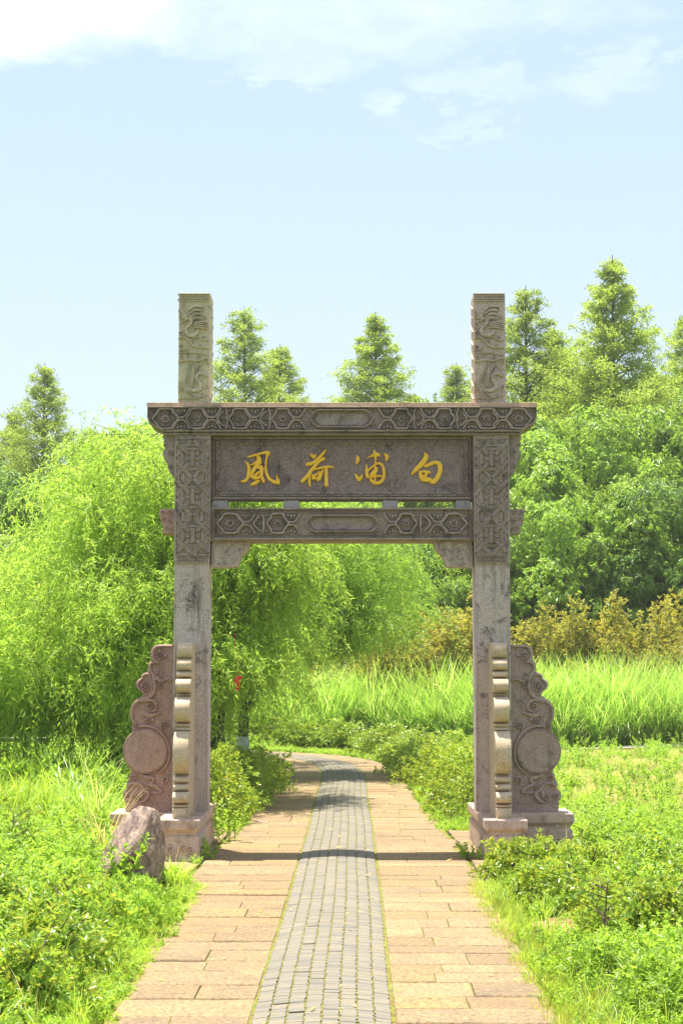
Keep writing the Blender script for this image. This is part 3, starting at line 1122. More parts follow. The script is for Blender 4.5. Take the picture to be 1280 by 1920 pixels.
def beam_cells(rl, cells, cups, halfs, cy, hy, ends, first_big=True):
    """interlaced bands with flowers; every number in photo pixels of the left half"""
    h = .048
    for i, c in enumerate(cells):
        wide = 24 if (i == 0 and first_big) else 20
        k = [(c - wide, cy), (c - wide * .62, cy - hy * .55), (c - 10, cy - hy * .92), (c + 10, cy - hy * .92), (c + wide * .62, cy - hy * .55), (c + wide, cy),
             (c + wide * .62, cy + hy * .55), (c + 10, cy + hy * .92), (c - 10, cy + hy * .92), (c - wide * .62, cy + hy * .55)]
        rl.ribbon(k, 4.3, h, closed=True)
        rl.ribbon([(c + (a - c) * .70, cy + (b - cy) * .70) for a, b in k], 1.3, h * .55, closed=True)
        rl.flower(c, cy, 9.0 if i == 0 else 7.5, h * .8, 7 if i == 0 else 6, 1.1)
    for c in cups:
        for s in (-1, 1):
            rl.ribbon([(c - 17, cy + s * hy), (c - 12, cy + s * hy * .55), (c - 6, cy + s * 3.4), (c, cy + s * 2.4), (c + 6, cy + s * 3.4), (c + 12, cy + s * hy * .55), (c + 17, cy + s * hy)], 4.2, h * .95)
            for q, r_ in ((-6, 3.0), (0, 3.6), (6, 3.0)):
                rl.dome(c + q, cy + s * (hy * .80 + (0 if q else -2)), r_, h * .7, 9)
            rl.ribbon([(c - 9, cy + s * hy * .95), (c - 5, cy + s * hy * .55), (c, cy + s * hy * .48), (c + 5, cy + s * hy * .55), (c + 9, cy + s * hy * .95)], 1.4, h * .6)
    for c in halfs:
        rl.ribbon([(c + 2, cy - 14), (c - 4, cy - 9), (c - 10, cy), (c - 4, cy + 9), (c + 2, cy + 14)], [3, 3.6, 4, 3.6, 3], h)
        rl.flower(c + 1, cy, 4.6, h * .8, 5, .8)
        rl.ribbon([(c + 6, cy - hy), (c + 9, cy - 8), (c + 8, cy), (c + 9, cy + 8), (c + 6, cy + hy)], [3, 4, 6, 4, 3], h * .9)
        for s in (-1, 1):
            rl.dome(c + 12, cy + s * hy * .78, 3.0, h * .7); rl.dome(c + 6, cy + s * hy * .80, 2.6, h * .7)


def cartouche(rl, x0, x1, cy, hy):
    k = [(x0, cy), (x0 + 3, cy - 4), (x0 + 5, cy - 9), (x0 + 11, cy - 13), (x0 + 16, cy - hy), (x1 - 16, cy - hy), (x1 - 11, cy - 13), (x1 - 5, cy - 9), (x1 - 3, cy - 4), (x1, cy),
         (x1 - 3, cy + 4), (x1 - 5, cy + 9), (x1 - 11, cy + 13), (x1 - 16, cy + hy), (x0 + 16, cy + hy), (x0 + 11, cy + 13), (x0 + 5, cy + 9), (x0 + 3, cy + 4)]
    rl.ribbon(k, 2.8, .05, closed=True, sub=False)
    ins = [(x0 + 8 + (a - x0) * (x1 - x0 - 16) / (x1 - x0), cy + (b - cy) * .72) for a, b in k]
    rl.ribbon(ins, 1.2, .012, closed=True, sub=False)


STROKES = {
    'wind': (440, 835, [
        [(160, 138, 20), (210, 128, 26), (280, 108, 28), (350, 90, 34), (400, 86, 42), (410, 104, 36)],
        [(398, 88, 34), (380, 160, 26), (374, 230, 25), (373, 290, 31), (386, 350, 36), (420, 408, 38), (470, 438, 42), (515, 455, 36), (540, 460, 16)],
        [(505, 345, 6), (508, 385, 24), (520, 430, 44), (535, 458, 26)],
        [(125, 190, 8), (155, 222, 36), (172, 280, 42), (168, 340, 46), (158, 390, 42), (125, 428, 38), (82, 434, 24)],
        [(266, 120, 28), (288, 152, 52), (290, 192, 58), (250, 216, 40), (190, 240, 12)],
        [(318, 205, 24), (262, 252, 50), (222, 310, 44), (196, 372, 38)],
        [(245, 262, 34), (318, 268, 56), (322, 320, 52), (322, 372, 44), (346, 430, 40), (340, 452, 14)],
        [(196, 368, 38), (236, 392, 42), (285, 392, 40), (322, 360, 38)],
        [(290, 318, 24), (262, 352, 36), (234, 378, 34)],
        [(302, 428, 22), (262, 446, 46), (216, 470, 38), (192, 478, 16)]]),
    'lotus': (440, 835, [
        [(898, 104, 10), (928, 124, 38), (952, 140, 46), (974, 106, 8)],
        [(1090, 62, 24), (1050, 110, 36), (1000, 160, 38), (960, 200, 40), (905, 224, 42), (866, 226, 34), (874, 262, 8)],
        [(1072, 158, 36), (1010, 196, 38), (970, 240, 38), (920, 300, 42), (862, 378, 42), (812, 430, 44), (792, 442, 16)],
        [(908, 312, 36), (898, 380, 31), (896, 450, 34), (904, 494, 20)],
        [(922, 302, 10), (1000, 281, 26), (1080, 263, 32), (1140, 260, 30), (1190, 271, 16)],
        [(1098, 268, 40), (1096, 340, 44), (1098, 420, 46), (1100, 482, 46)], [(1102, 486, 34), (1066, 468, 10)],
        [(1060, 296, 22), (1036, 342, 40), (1010, 398, 54), (996, 424, 26)],
        [(922, 350, 8), (948, 374, 40), (936, 404, 34)],
        [(950, 366, 30), (986, 350, 28), (1020, 322, 22)],
        [(950, 400, 30), (975, 398, 30), (1000, 410, 30)]]),
    'shore': (650, 835, [
        [(125, 122, 14), (131, 160, 48), (125, 196, 38), (106, 234, 8)],
        [(98, 338, 10), (116, 372, 34), (146, 410, 50), (168, 388, 34), (192, 340, 6)],
        [(240, 156, 8), (290, 131, 26), (340, 114, 50), (388, 114, 40)],
        [(326, 64, 28), (336, 100, 46), (344, 150, 28), (340, 210, 26), (334, 250, 30)],
        [(444, 98, 10), (474, 124, 42), (481, 156, 44), (466, 194, 10)],
        [(235, 222, 8), (236, 270, 30), (240, 322, 44), (246, 376, 40), (262, 384, 26)],
        [(250, 306, 24), (310, 256, 28), (360, 222, 30), (410, 226, 34), (438, 270, 34), (444, 330, 36), (440, 390, 38), (408, 440, 42), (350, 456, 40), (300, 432, 40), (278, 384, 30)],
        [(338, 262, 30), (350, 296, 48), (312, 338, 50), (284, 364, 34)],
        [(282, 388, 26), (340, 373, 26), (424, 373, 24)],
        [(340, 340, 30), (336, 400, 26), (336, 446, 26)]]),
    'white': (650, 835, [
        [(928, 90, 18), (950, 130, 58), (930, 180, 64), (890, 230, 66), (850, 270, 54), (810, 312, 44), (766, 357, 10)],
        [(935, 254, 34), (1000, 226, 46), (1060, 206, 44), (1104, 226, 56), (1118, 280, 58), (1106, 340, 54), (1076, 400, 58), (1040, 438, 58), (1005, 448, 30)],
        [(870, 306, 16), (886, 360, 52), (910, 400, 66), (950, 412, 62), (1005, 416, 50)],
        [(880, 316, 20), (940, 318, 34), (992, 326, 36)],
        [(966, 326, 34), (936, 372, 44)]]),
}


def build_gate():
    g = empty('stone_gate', (AX, GC, 0), 'tall carved stone gate with gold writing standing across the path', 'gate')
    parts = []

    def reg(o, parent=None):
        parts.append((o, parent))
        return o
    fx = lambda px, py, D=GF: pix(px, py, D)
    zcap = .345
    for side in (-1, 1):
        L = side < 0
        xo, xi = mx(-1.525, side), mx(-1.207, side)
        xo_, xi_ = min(xo, xi), max(xo, xi)
        z_c0 = fx(360, 1055)[1]; z_top = fx(360, 815)[1]
        mb = MB(); mb.box(xo_, xi_, GF, GB, zcap - .01, z_top + .01)
        post = reg(mb.build('post', M['post'], bevel=.012))
        # faint fillets at both edges of the plain shaft
        rl = Relief(GF, not L)
        rl.line(328.5, 1058, 327, 1520, 2.6, .008); rl.line(389, 1058, 389, 1520, 2.6, .008)
        reg(rl.build('edge_fillet', M['post'], fix=True), post)
        # skin of the woven part
        mb = MB(); mb.box(xo_ - .003, xi_ + .003, GF - .006, GB + .006, z_c0, z_top)
        sk = reg(mb.build('carved_band', M['post_carved'], bevel=.004, segs=1), post)
        rl = Relief(GF - .006, not L)
        lattice_relief(rl, 361.5)
        c = reg(rl.build('woven_carving', M['post_carved']), post)
        c['kind'] = 'stuff'
        # the block above the beam
        zt = fx(365, 548)[1]; zb = fx(365, 757)[1]
        xa, xb = mx(-1.508, side), mx(-1.214, side)
        xa, xb = min(xa, xb), max(xa, xb)
        mb = MB(); mb.box(xa, xb, GF + .01, GB - .01, zb - .02, zt)
        top = reg(mb.build('post_top', M['top_left' if L else 'top_right'], bevel=.018))
        top['label'] = 'tan block carved with two cranes and clouds' if L else 'rosy grey block carved with two cranes and clouds'
        rl = Relief(GF + .01)
        crane_relief(rl, -548 - 5 if L else 0)
        c = reg(rl.build('crane_carving', M['top_left' if L else 'top_right']), top)
        c['kind'] = 'stuff'
        # edge lumps on the side faces of the block
        mb = MB()
        rr = random.Random(5)
        zz = zb + .05
        while zz < zt - .12:
            hh = rr.uniform(.05, .11)
            for sx in (xa, xb):
                mb.tube([(sx, GF + .06, zz), (sx + (.002 if sx == xb else -.002), GF + .17, zz + hh * .5), (sx, GF + .28, zz + hh)], [.009, .013, .009], 6)
            zz += hh + .03
        c = reg(mb.build('side_carving', M['top_left' if L else 'top_right'], smooth=True), top)
        c['kind'] = 'stuff'
        # pedestal: long block under post and drums, and a lower arm under the wing
        x0, x1 = sorted((mx(-1.575, side), mx(-1.205, side)))
        def ped(x0, x1, y0, y1, nm, zt_):
            mb = MB(); mb.box(x0 + .012, x1 - .012, y0 + .02, y1 - .02, -.02, zt_ - .135)
            b = reg(mb.build(nm, M['plinth'], bevel=.022, segs=3))
            mb = MB()
            mb.add([(x0 + .03, y0 + .04, zt_ - .16), (x1 - .03, y0 + .04, zt_ - .16), (x1 - .03, y1 - .04, zt_ - .16), (x0 + .03, y1 - .04, zt_ - .16),
                    (x0 + .03, y0 + .04, zt_ - .112), (x1 - .03, y0 + .04, zt_ - .112), (x1 - .03, y1 - .04, zt_ - .112), (x0 + .03, y1 - .04, zt_ - .112),
                    (x0, y0, zt_ - .078), (x1, y0, zt_ - .078), (x1, y1, zt_ - .078), (x0, y1, zt_ - .078),
                    (x0, y0, zt_), (x1, y0, zt_), (x1, y1, zt_), (x0, y1, zt_)],
                   [(0, 3, 2, 1), (12, 13, 14, 15)] + [(a + i, a + (i + 1) % 4, a + 4 + (i + 1) % 4, a + 4 + i) for a in (0, 4, 8) for i in range(4)])
            reg(mb.build('cap_slab', M['plinth'], bevel=.009, segs=2), b)
            return b
        pb = ped(x0, x1, 13.82, 15.66, 'pedestal', zcap)
        pw0, pw1 = sorted((mx(-2.065, side), mx(-1.58, side)))
        if L: pw1 += .0
        wb = ped(pw0 if L else pw0 + .0, pw1, 14.47, 15.03, 'wing_pedestal', zcap - .003)
        pi0, pi1 = sorted((mx(-1.20, side), mx(-1.155, side)))
        # scroll carving low on the pedestal fronts
        rl = Relief(13.84, not L)
        for q in (320, 356):
            rl.spiral(q, 1592, 7.5, 1.4, 2.4, .018, 1.5 if q < 340 else 1.6, 1 if q < 340 else -1)
        rl.ribbon([(313, 1601), (322, 1604), (330, 1598), (334, 1590), (339, 1586), (344, 1590), (348, 1598), (356, 1604), (365, 1601)], 2.4, .016)
        reg(rl.build('scroll_carving', M['plinth']), pb)['kind'] = 'stuff'
        rl = Relief(14.49, not L)
        rl.spiral(238, 1577, 6.5, 1.4, 2.4, .016, 1.0, -1); rl.spiral(228, 1585, 5.0, 1.2, 2.2, .014, 2.0, 1)
        rl.ribbon([(222, 1590), (232, 1593), (240, 1588), (247, 1580), (254, 1575), (270, 1574), (284, 1577)], 2.4, .014)
        reg(rl.build('scroll_carving', M['plinth']), wb)['kind'] = 'stuff'
        # front and rear drum stones: stepped profile, 0.13 m thick
        xc = mx(-1.385, side)
        lobes = [(1205, 1234, 14.35, 14.235), (1236, 1257.5, 14.33, 14.20), (1259, 1270.5, 14.30, 14.19), (1272, 1299, 14.32, 14.12), (1300.5, 1305, 14.27, 14.235), (1307, 1355, 14.32, 14.045), (1357, 1362.5, 14.20, 14.15),
                 (1364, 1370, 14.20, 14.15), (1372, 1453, 14.27, 13.96), (1456, 1468, 14.16, 14.05), (1470, 1483, 14.16, 14.03), (1485.5, 1507, 14.15, 13.945), (1509, 1514, 14.05, 13.995), (1516, 1531.5, 14.0, 13.985)]
        pz = []
        for (p0, p1, De, Dp) in lobes:
            De = De - (De - Dp) * .42 - .055; Dp -= .055
            for u in (-1, -.93, -.8, -.6, -.35, -.1, .2, .5, .75, .93, 1):
                D = De - (De - Dp) * (1 - abs(u) ** 2.3) ** .5
                py = (p0 + p1) / 2 + u * (p1 - p0) / 2
                pz.append((D, max(pix(350, py, (Dp + De) / 2)[1], zcap)))
        zlast = pz[0][1]
        clean = [pz[0]]
        for D, z in pz[1:]:
            z = min(z, clean[-1][1] - .0015)
            clean.append((D, z))
        for rear in (0, 1):
            mb = MB()
            back = GF + .005
            pts = [(back, clean[0][1])] + clean + [(clean[-1][0], zcap - .004), (back, zcap - .004)]
            n = len(pts)
            hw = .066
            f = (lambda y: 2 * GC - y) if rear else (lambda y: y)
            # rounded across the width: centre strip stands 7 mm proud
            xs = [-hw, -hw * .85, 0, hw * .85, hw]
            off = [.012, .002, -.004, .002, .012]
            V = []
            for q, o_ in zip(xs, off):
                for (y, z) in pts:
                    yy = y + (o_ if y < back - .01 else 0)
                    V.append((xc + q, f(yy), z))
            F = [tuple(range(n)), tuple(range(4 * n, 5 * n))[::-1]]
            for k in range(4):
                for i in range(n):
                    j = (i + 1) % n
                    F.append((k * n + i, k * n + j, (k + 1) * n + j, (k + 1) * n + i))
            mb.add(V, F)
            d = reg(mb.build('drum_stone', M['drum'], bevel=0, smooth=True))
            d['label'] = ('cream drum stone with stepped bulges on the viewer\'s side' if not rear else 'drum stone on the far side of the post')
        # wing panel beside the post
        WF = 14.66
        D = WF
        arc = [(273.5 + 43 * math.cos(R(a)), 1408.5 - 43 * math.sin(R(a))) for a in range(128, 232, 8)]
        pts = [(326, 1208.5), (300, 1208.5), (292, 1210), (286, 1215), (283, 1222), (283, 1230), (285.5, 1237), (281, 1240), (278, 1245), (277.3, 1252), (279, 1259), (274, 1261), (268, 1263), (265, 1268), (264.3, 1272.5),
               (259, 1274), (255.5, 1278.5), (254.8, 1285), (257, 1291), (262, 1295), (265.5, 1298), (268, 1304), (262, 1308), (253, 1314.5), (247, 1323), (244, 1333), (244, 1344), (246.5, 1352), (249.5, 1357), (247.5, 1363), (248, 1369)] + arc + \
              [(247, 1446), (243, 1452), (241.5, 1459), (242, 1462), (238, 1467), (236.8, 1474), (238, 1479), (233, 1483), (229.8, 1489), (231, 1496), (234, 1502), (235, 1505), (235.5, 1523), (326, 1523)]
        mb = MB(); prism(mb, outline(pts, D, side), WF, WF + .17)
        wing = reg(mb.build('wing_panel', M['wing_l' if L else 'wing_r'], bevel=.010, segs=2))
        wing['label'] = ('red' if L else 'grey brown') + ' scalloped panel carved with clouds round a plain disc'
        rl = Relief(WF, not L)
        h = .030
        ins = []
        P_ = np.array(pts[:31])
        # raised rim following the scalloped edge
        for i in range(1, 31):
            a = P_[max(i - 1, 0)]; b = P_[min(i + 1, 30)]
            d = (b - a) / (np.linalg.norm(b - a) + 1e-6)
            ins.append((P_[i][0] - d[1] * 3.0 * (-1) * -1, P_[i][1] + d[0] * 3.0 * -1))
        ins = [(2 * 0 + x, y) for x, y in ins]
        rl.ribbon([(324, 1211.5), (300, 1211.5), (292, 1213.5), (288, 1219), (286.5, 1227), (288.5, 1236), (293, 1241), (298, 1243)], [4, 5, 5.5, 6, 6, 6, 5, 3], h)
        rl.ribbon([(291, 1242), (284, 1244), (281, 1251), (283, 1260), (288, 1267), (290, 1277), (291, 1290), (288, 1300), (281, 1307), (270, 1311), (258, 1315), (251, 1323), (247.5, 1334), (248.5, 1346), (252, 1353), (257, 1357)], [4, 5, 6, 6.5, 6.5, 6.5, 6, 6, 6.5, 6.5, 6.5, 6.5, 6, 5, 4, 3], h)
        rl.ribbon([(269, 1266.5), (267.5, 1272), (262, 1277), (258.5, 1284), (262, 1292), (269, 1297), (276, 1303), (283, 1300), (286, 1288), (284, 1272), (278, 1264)], 3.2, h * .8, closed=True)
        rl.spiral(273, 1287, 9.5, 1.9, 2.4, h * .9, 4.2, 1)
        rl.spiral(301, 1230, 8, 1.7, 2.8, h * .9, 3.6, 1); rl.dome(311, 1229, 4.5, h * .6); rl.dome(300, 1221, 4, h * .6)
        rl.spiral(300, 1285, 5.5, 1.4, 2.4, h, 3.0, -1); rl.ribbon([(289, 1274), (296, 1272), (302, 1277), (309, 1275), (316, 1272), (323, 1276)], [6, 7, 7, 5, 5, 3], h * .9); rl.spiral(297, 1265, 4.5, 1.2, 2.2, h * .8, 1.2)
        rl.ribbon([(264, 1316), (276, 1313), (288, 1314), (294, 1322), (292, 1331), (284, 1334)], [3, 5, 6, 6, 5, 3], h); rl.spiral(282, 1323, 6.5, 1.6, 2.6, h, 0, 1)
        rl.ribbon([(263, 1339), (270, 1336), (277, 1341), (285, 1342), (293, 1339), (304, 1336)], [3, 7, 9, 8, 5, 2], h * .9)
        rl.spiral(278, 1352, 6.2, 1.5, 2.8, h, 2, 1); rl.dome(268, 1341, 4.5, h); rl.dome(287, 1349, 4.5, h * .9)
        rl.spiral(310, 1360, 8, 1.7, 3, h, 2.2, 1); rl.ribbon([(303, 1368), (306, 1378), (312, 1386)], [4, 4, 2], h * .8)
        rl.spiral(254, 1361, 4.6, 1.4, 2.4, h, 1.0, 1)
        rl.ribbon([(260, 1362), (272, 1360.5), (286, 1363), (300, 1371), (311, 1384), (317, 1400), (318.5, 1415), (315, 1430), (307, 1442), (296, 1450)], [4, 5, 5.5, 6, 5.5, 5, 4.5, 4.5, 4, 3], h)
        # disc
        rl.dome(273.5, 1408.5, 42, .036, 40, flat=.93)
        rl.ribbon([(273.5 + 41.2 * math.cos(R(a)), 1408.5 - 41.2 * math.sin(R(a))) for a in range(0, 360, 10)], 2.0, .034, closed=True, sub=False)
        # lower clouds
        rl.spiral(250, 1456, 6, 1.4, 3, h, 5, 1); rl.spiral(312, 1462, 7.5, 1.2, 4, h, 2, 1)
        rl.ribbon([(263, 1452), (276, 1457), (288, 1459), (287, 1466), (281, 1470), (292, 1474), (300, 1480), (305, 1483), (296, 1486), (284, 1485)], [5, 7, 6, 5, 6, 7, 6, 4, 5, 4], h)
        rl.ribbon([(241, 1476), (246, 1469), (256, 1468), (266, 1473), (271, 1482), (279, 1486), (277, 1495), (270, 1502), (262, 1504)], [4, 6, 6, 6, 6, 7, 6, 6, 4], h)
        rl.spiral(258, 1494, 7, 1.7, 3, h, 3, -1); rl.spiral(240, 1493, 6.2, 1.5, 3, h, 4, 1); rl.spiral(278, 1475, 4.6, 1.3, 2.4, h, 1, 1)
        rl.ribbon([(262, 1498), (266, 1490), (267, 1481)], [4, 6, 4], h)
        rl.line(236, 1504.5, 323, 1504.5, 2.0, .006)
        c = reg(rl.build('cloud_carving', M['wing_l' if L else 'wing_r'], smooth=True), wing)
        c['kind'] = 'stuff'
        # scalloped bracket under the beam's overhang
        pts = [(329, 815), (304, 815), (304.5, 820), (306.5, 824), (306, 832), (309, 838), (306, 842), (304.5, 850), (306, 858), (311, 866), (315, 869), (314, 876), (318, 886), (323, 891), (329, 893)]
        mb = MB(); prism(mb, outline(pts, GF, side), GF + .05, GB - .05)
        br = reg(mb.build('side_bracket', M['beam'], bevel=.006))
        rl = Relief(GF + .05, not L)
        rl.spiral(311, 834, 5, 1.2, 2, .012, 1); rl.spiral(320, 848, 6.5, 1.2, 2, .012, 0); rl.spiral(320, 874, 5, 1.2, 2, .012, 2)
        reg(rl.build('scroll_carving', M['beam']), br)['kind'] = 'stuff'
        # stub of the lower beam outside the post
        pts = [(329, 953), (297.5, 953), (298, 966), (301, 972), (300.5, 980), (305, 986), (304.5, 999), (329, 999.5)]
        mb = MB(); prism(mb, outline(pts, GF, side), GF + .06, GB - .06)
        st = reg(mb.build('beam_stub', M['wing_l' if L else 'beam'], bevel=.006))
        rl = Relief(GF + .06, not L)
        for (a, b) in ((306, 960), (318, 961), (308, 974), (319, 978), (312, 990), (322, 992)):
            rl.spiral(a, b, 5, 1.3, 2, .012, a * .7)
        reg(rl.build('scroll_carving', M['wing_l' if L else 'beam']), st)['kind'] = 'stuff'
        # corner bracket under the lower beam
        pts = [(397, 1013), (466, 1013), (467, 1019), (464, 1028), (458, 1036), (452, 1040), (449, 1048), (446, 1055), (444, 1062), (397, 1063.5)]
        mb = MB(); prism(mb, outline(pts, GF, side), GF + .07, GB - .07)
        cb = reg(mb.build('corner_bracket', M['post_carved'], bevel=.008))
        rl = Relief(GF + .07, not L)
        rl.ribbon([(403, 1057), (402, 1040), (404, 1026), (410, 1019), (425, 1017), (445, 1017), (460, 1019), (459, 1028), (450, 1036), (445, 1044), (440, 1056)], 1.7, .010)
        rl.ribbon([(410, 1055), (420, 1059), (430, 1056), (438, 1058)], 2, .010); rl.spiral(450, 1030, 4, 1, 1.5, .01); rl.spiral(436, 1048, 4, 1, 1.5, .01)
        rl.spiral(424, 1036, 7, 1.3, 1.4, .008); rl.ribbon([(411, 1044), (420, 1048), (431, 1043), (441, 1032)], 1.4, .008)
        reg(rl.build('scroll_carving', M['post_carved']), cb)['kind'] = 'stuff'

    # upper beam with stepped, rounded ends
    BF, BB = GF - .02, GB + .02
    half = [(641, 763), (276.5, 763), (276.5, 784), (278, 790), (282, 796), (288, 800), (296, 803), (301, 806), (305, 811), (308, 815.5), (641, 815.5)]
    lft = outline(half, BF, -1); rgt = outline(half, BF, 1)
    pts = lft + rgt[::-1][1:-1]
    mb = MB(); prism(mb, [p for p in lft[:-1]] + [lft[-1]] + rgt[::-1][1:-1], BF, BB)
    ub = reg(mb.build('upper_beam', M['beam'], bevel=.006))
    half = [(641, 755), (275.5, 755), (275.5, 762.8), (641, 762.8)]
    lo = outline(half, BF, -1)
    x0 = lo[1][0]
    mb = MB(); mb.box(x0, 2 * AX - x0, BF - .012, BB + .012, lo[2][1] + .002, lo[0][1])
    reg(mb.build('beam_cap', M['cap_edge'], bevel=.006), ub)
    CYU, HYU = 784.6, 20.5
    for mir in (False, True):
        rl = Relief(BF, mir)
        rl.ribbon([(641, 764.5), (278, 764.5), (278.2, 784), (283, 793), (293, 799), (301, 803), (307, 809), (641, 809)][::1], 3.0, .050, sub=False)
        rl.ribbon([(641, 814), (308, 814)], 2.4, .024, sub=False)
        c = reg(rl.build('raised_border', M['beam']), ub)
        rl = Relief(BF, mir)
        beam_cells(rl, [311, 370, 450, 530], [340.5, 410 - 12, 478, 556], [418, 498], CYU + 1.5, 19.5, None)
        rl.ribbon([(286, 771), (286, 786), (291, 793)], 2.4, .022)
        c = reg(rl.build('interlace_carving', M['beam'], smooth=True), ub)
        c['kind'] = 'stuff'
    rl = Relief(BF); cartouche(rl, 581, 700, CYU + 1, 16)
    reg(rl.build('cartouche', M['beam']), ub)

    # lower beam
    LF, LB = GF + .0, GB - .0
    a = pix(397, 952, LF); b = pix(397, 1014.5, LF)
    xl = -1.207 + .002
    mb = MB(); mb.box(xl, 2 * AX - xl, LF + .03, LB - .03, b[1], a[1])
    lb = reg(mb.build('lower_beam', M['beam'], bevel=.006))
    for mir in (False, True):
        rl = Relief(LF + .03, mir)
        rl.ribbon([(641, 954.5), (401, 954.5), (401, 1011), (641, 1011)], 3.4, .048, sub=False)
        rl.ribbon([(641, 961), (406, 961), (406, 1003.5), (641, 1003.5)], 1.8, .018, sub=False)
        reg(rl.build('raised_border', M['beam']), lb)
        rl = Relief(LF + .03, mir)
        beam_cells(rl, [432, 521], [462, 546], [486], 982, 19, None)
        c = reg(rl.build('interlace_carving', M['beam'], smooth=True), lb)
        c['kind'] = 'stuff'
    rl = Relief(LF + .03); cartouche(rl, 573, 709, 982, 15)
    reg(rl.build('cartouche', M['beam']), lb)

    # plaque
    PF = GF + .075
    a = pix(398, 815.4, BF); b = pix(400, 937.5, PF)
    mb = MB(); mb.box(xl, 2 * AX - xl, PF + .012, GB - .09, b[1], a[1])
    pl = reg(mb.build('plaque', M['plaque'], bevel=.003, segs=1))
    rl = Relief(PF + .012)
    rl.ribbon([(401, 821.5), (881, 821.5), (881, 934.5), (401, 934.5)], 3.6, .026, closed=True, sub=False)
    rl.ribbon([(413.5, 834), (868.5, 834), (868.5, 923.5), (413.5, 923.5)], 1.3, .012, closed=True, sub=False)
    rl.ribbon([(405, 825.5), (877, 825.5), (877, 931), (405, 931)], 1.1, .012, closed=True, sub=False)
    reg(rl.build('raised_border', M['beam']), pl)
    rl = Relief(PF + .012)
    hh = .026

    def key(x, y, horiz, flip):
        segs = [(0, 0, 10, 0), (0, 0, 0, 4.4), (0, 4.4, 4, 4.4), (10, 0, 10, 2.2), (3, 2.2, 8, 2.2), (6.5, 4.4, 12.5, 4.4)]
        for (p, q, r_, s_) in segs:
            if flip: q, s_ = 4.4 - q, 4.4 - s_
            if horiz: rl.line(x + p, y + q, x + r_, y + s_, 1.45, hh)
            else: rl.line(x + q, y + p, x + s_, y + r_, 1.45, hh)
    k = 0
    x = 416
    while x < 862:
        key(x, 827.6, True, k % 2); key(x, 925.0, True, (k + 1) % 2)
        x += 13.4; k += 1
    y = 829
    while y < 920:
        key(407.2, y, False, k % 2); key(870.4, y, False, k % 2)
        y += 13.2; k += 1
    c = reg(rl.build('key_fret_carving', M['post_carved']), pl)
    c['kind'] = 'stuff'
    for nm in ('wind', 'lotus', 'shore', 'white'):
        ox, oy, st = STROKES[nm]
        rl = Relief(PF + .012)
        for i, s_ in enumerate(st):
            rl.ribbon([(ox + p / 6.4, oy + q / 6.4) for p, q, w in s_], [w / 6.4 for p, q, w in s_], .022 + .0012 * i, res=4)
            for (p, q, w) in (s_[0], s_[-1]):
                if w > 18: rl.dome(ox + p / 6.4, oy + q / 6.4, w / 6.4 * .5, .020 + .0012 * i, 10)
        c = reg(rl.build('character', M['gold'], smooth=True), pl)
        c['label'] = {'wind': 'gold character 風', 'lotus': 'gold character 荷', 'shore': 'gold character 浦', 'white': 'gold character 白'}[nm]
    # four spacer blocks between plaque and lower beam
    za = pix(400, 937.5, PF)[1]; zb = pix(397, 952, LF)[1]
    for p, q in ((399, 427), (531, 560), (717, 746), (854, 882)):
        xa, xb = pix(p, 945, PF)[0], pix(q, 945, PF)[0]
        mb = MB(); mb.box(xa, xb, PF + .0, GB - .10, zb + .001, za - .001)
        reg(mb.build('spacer_block', M['spacer'], bevel=.012, segs=2))
    # parent everything, keeping places
    inv = Matrix.Translation((-AX, -GC, 0))
    for o, p in parts:
        if p is None:
            o.parent = g
            o.matrix_parent_inverse = inv
        else:
            o.parent = p
    return g


build_gate()


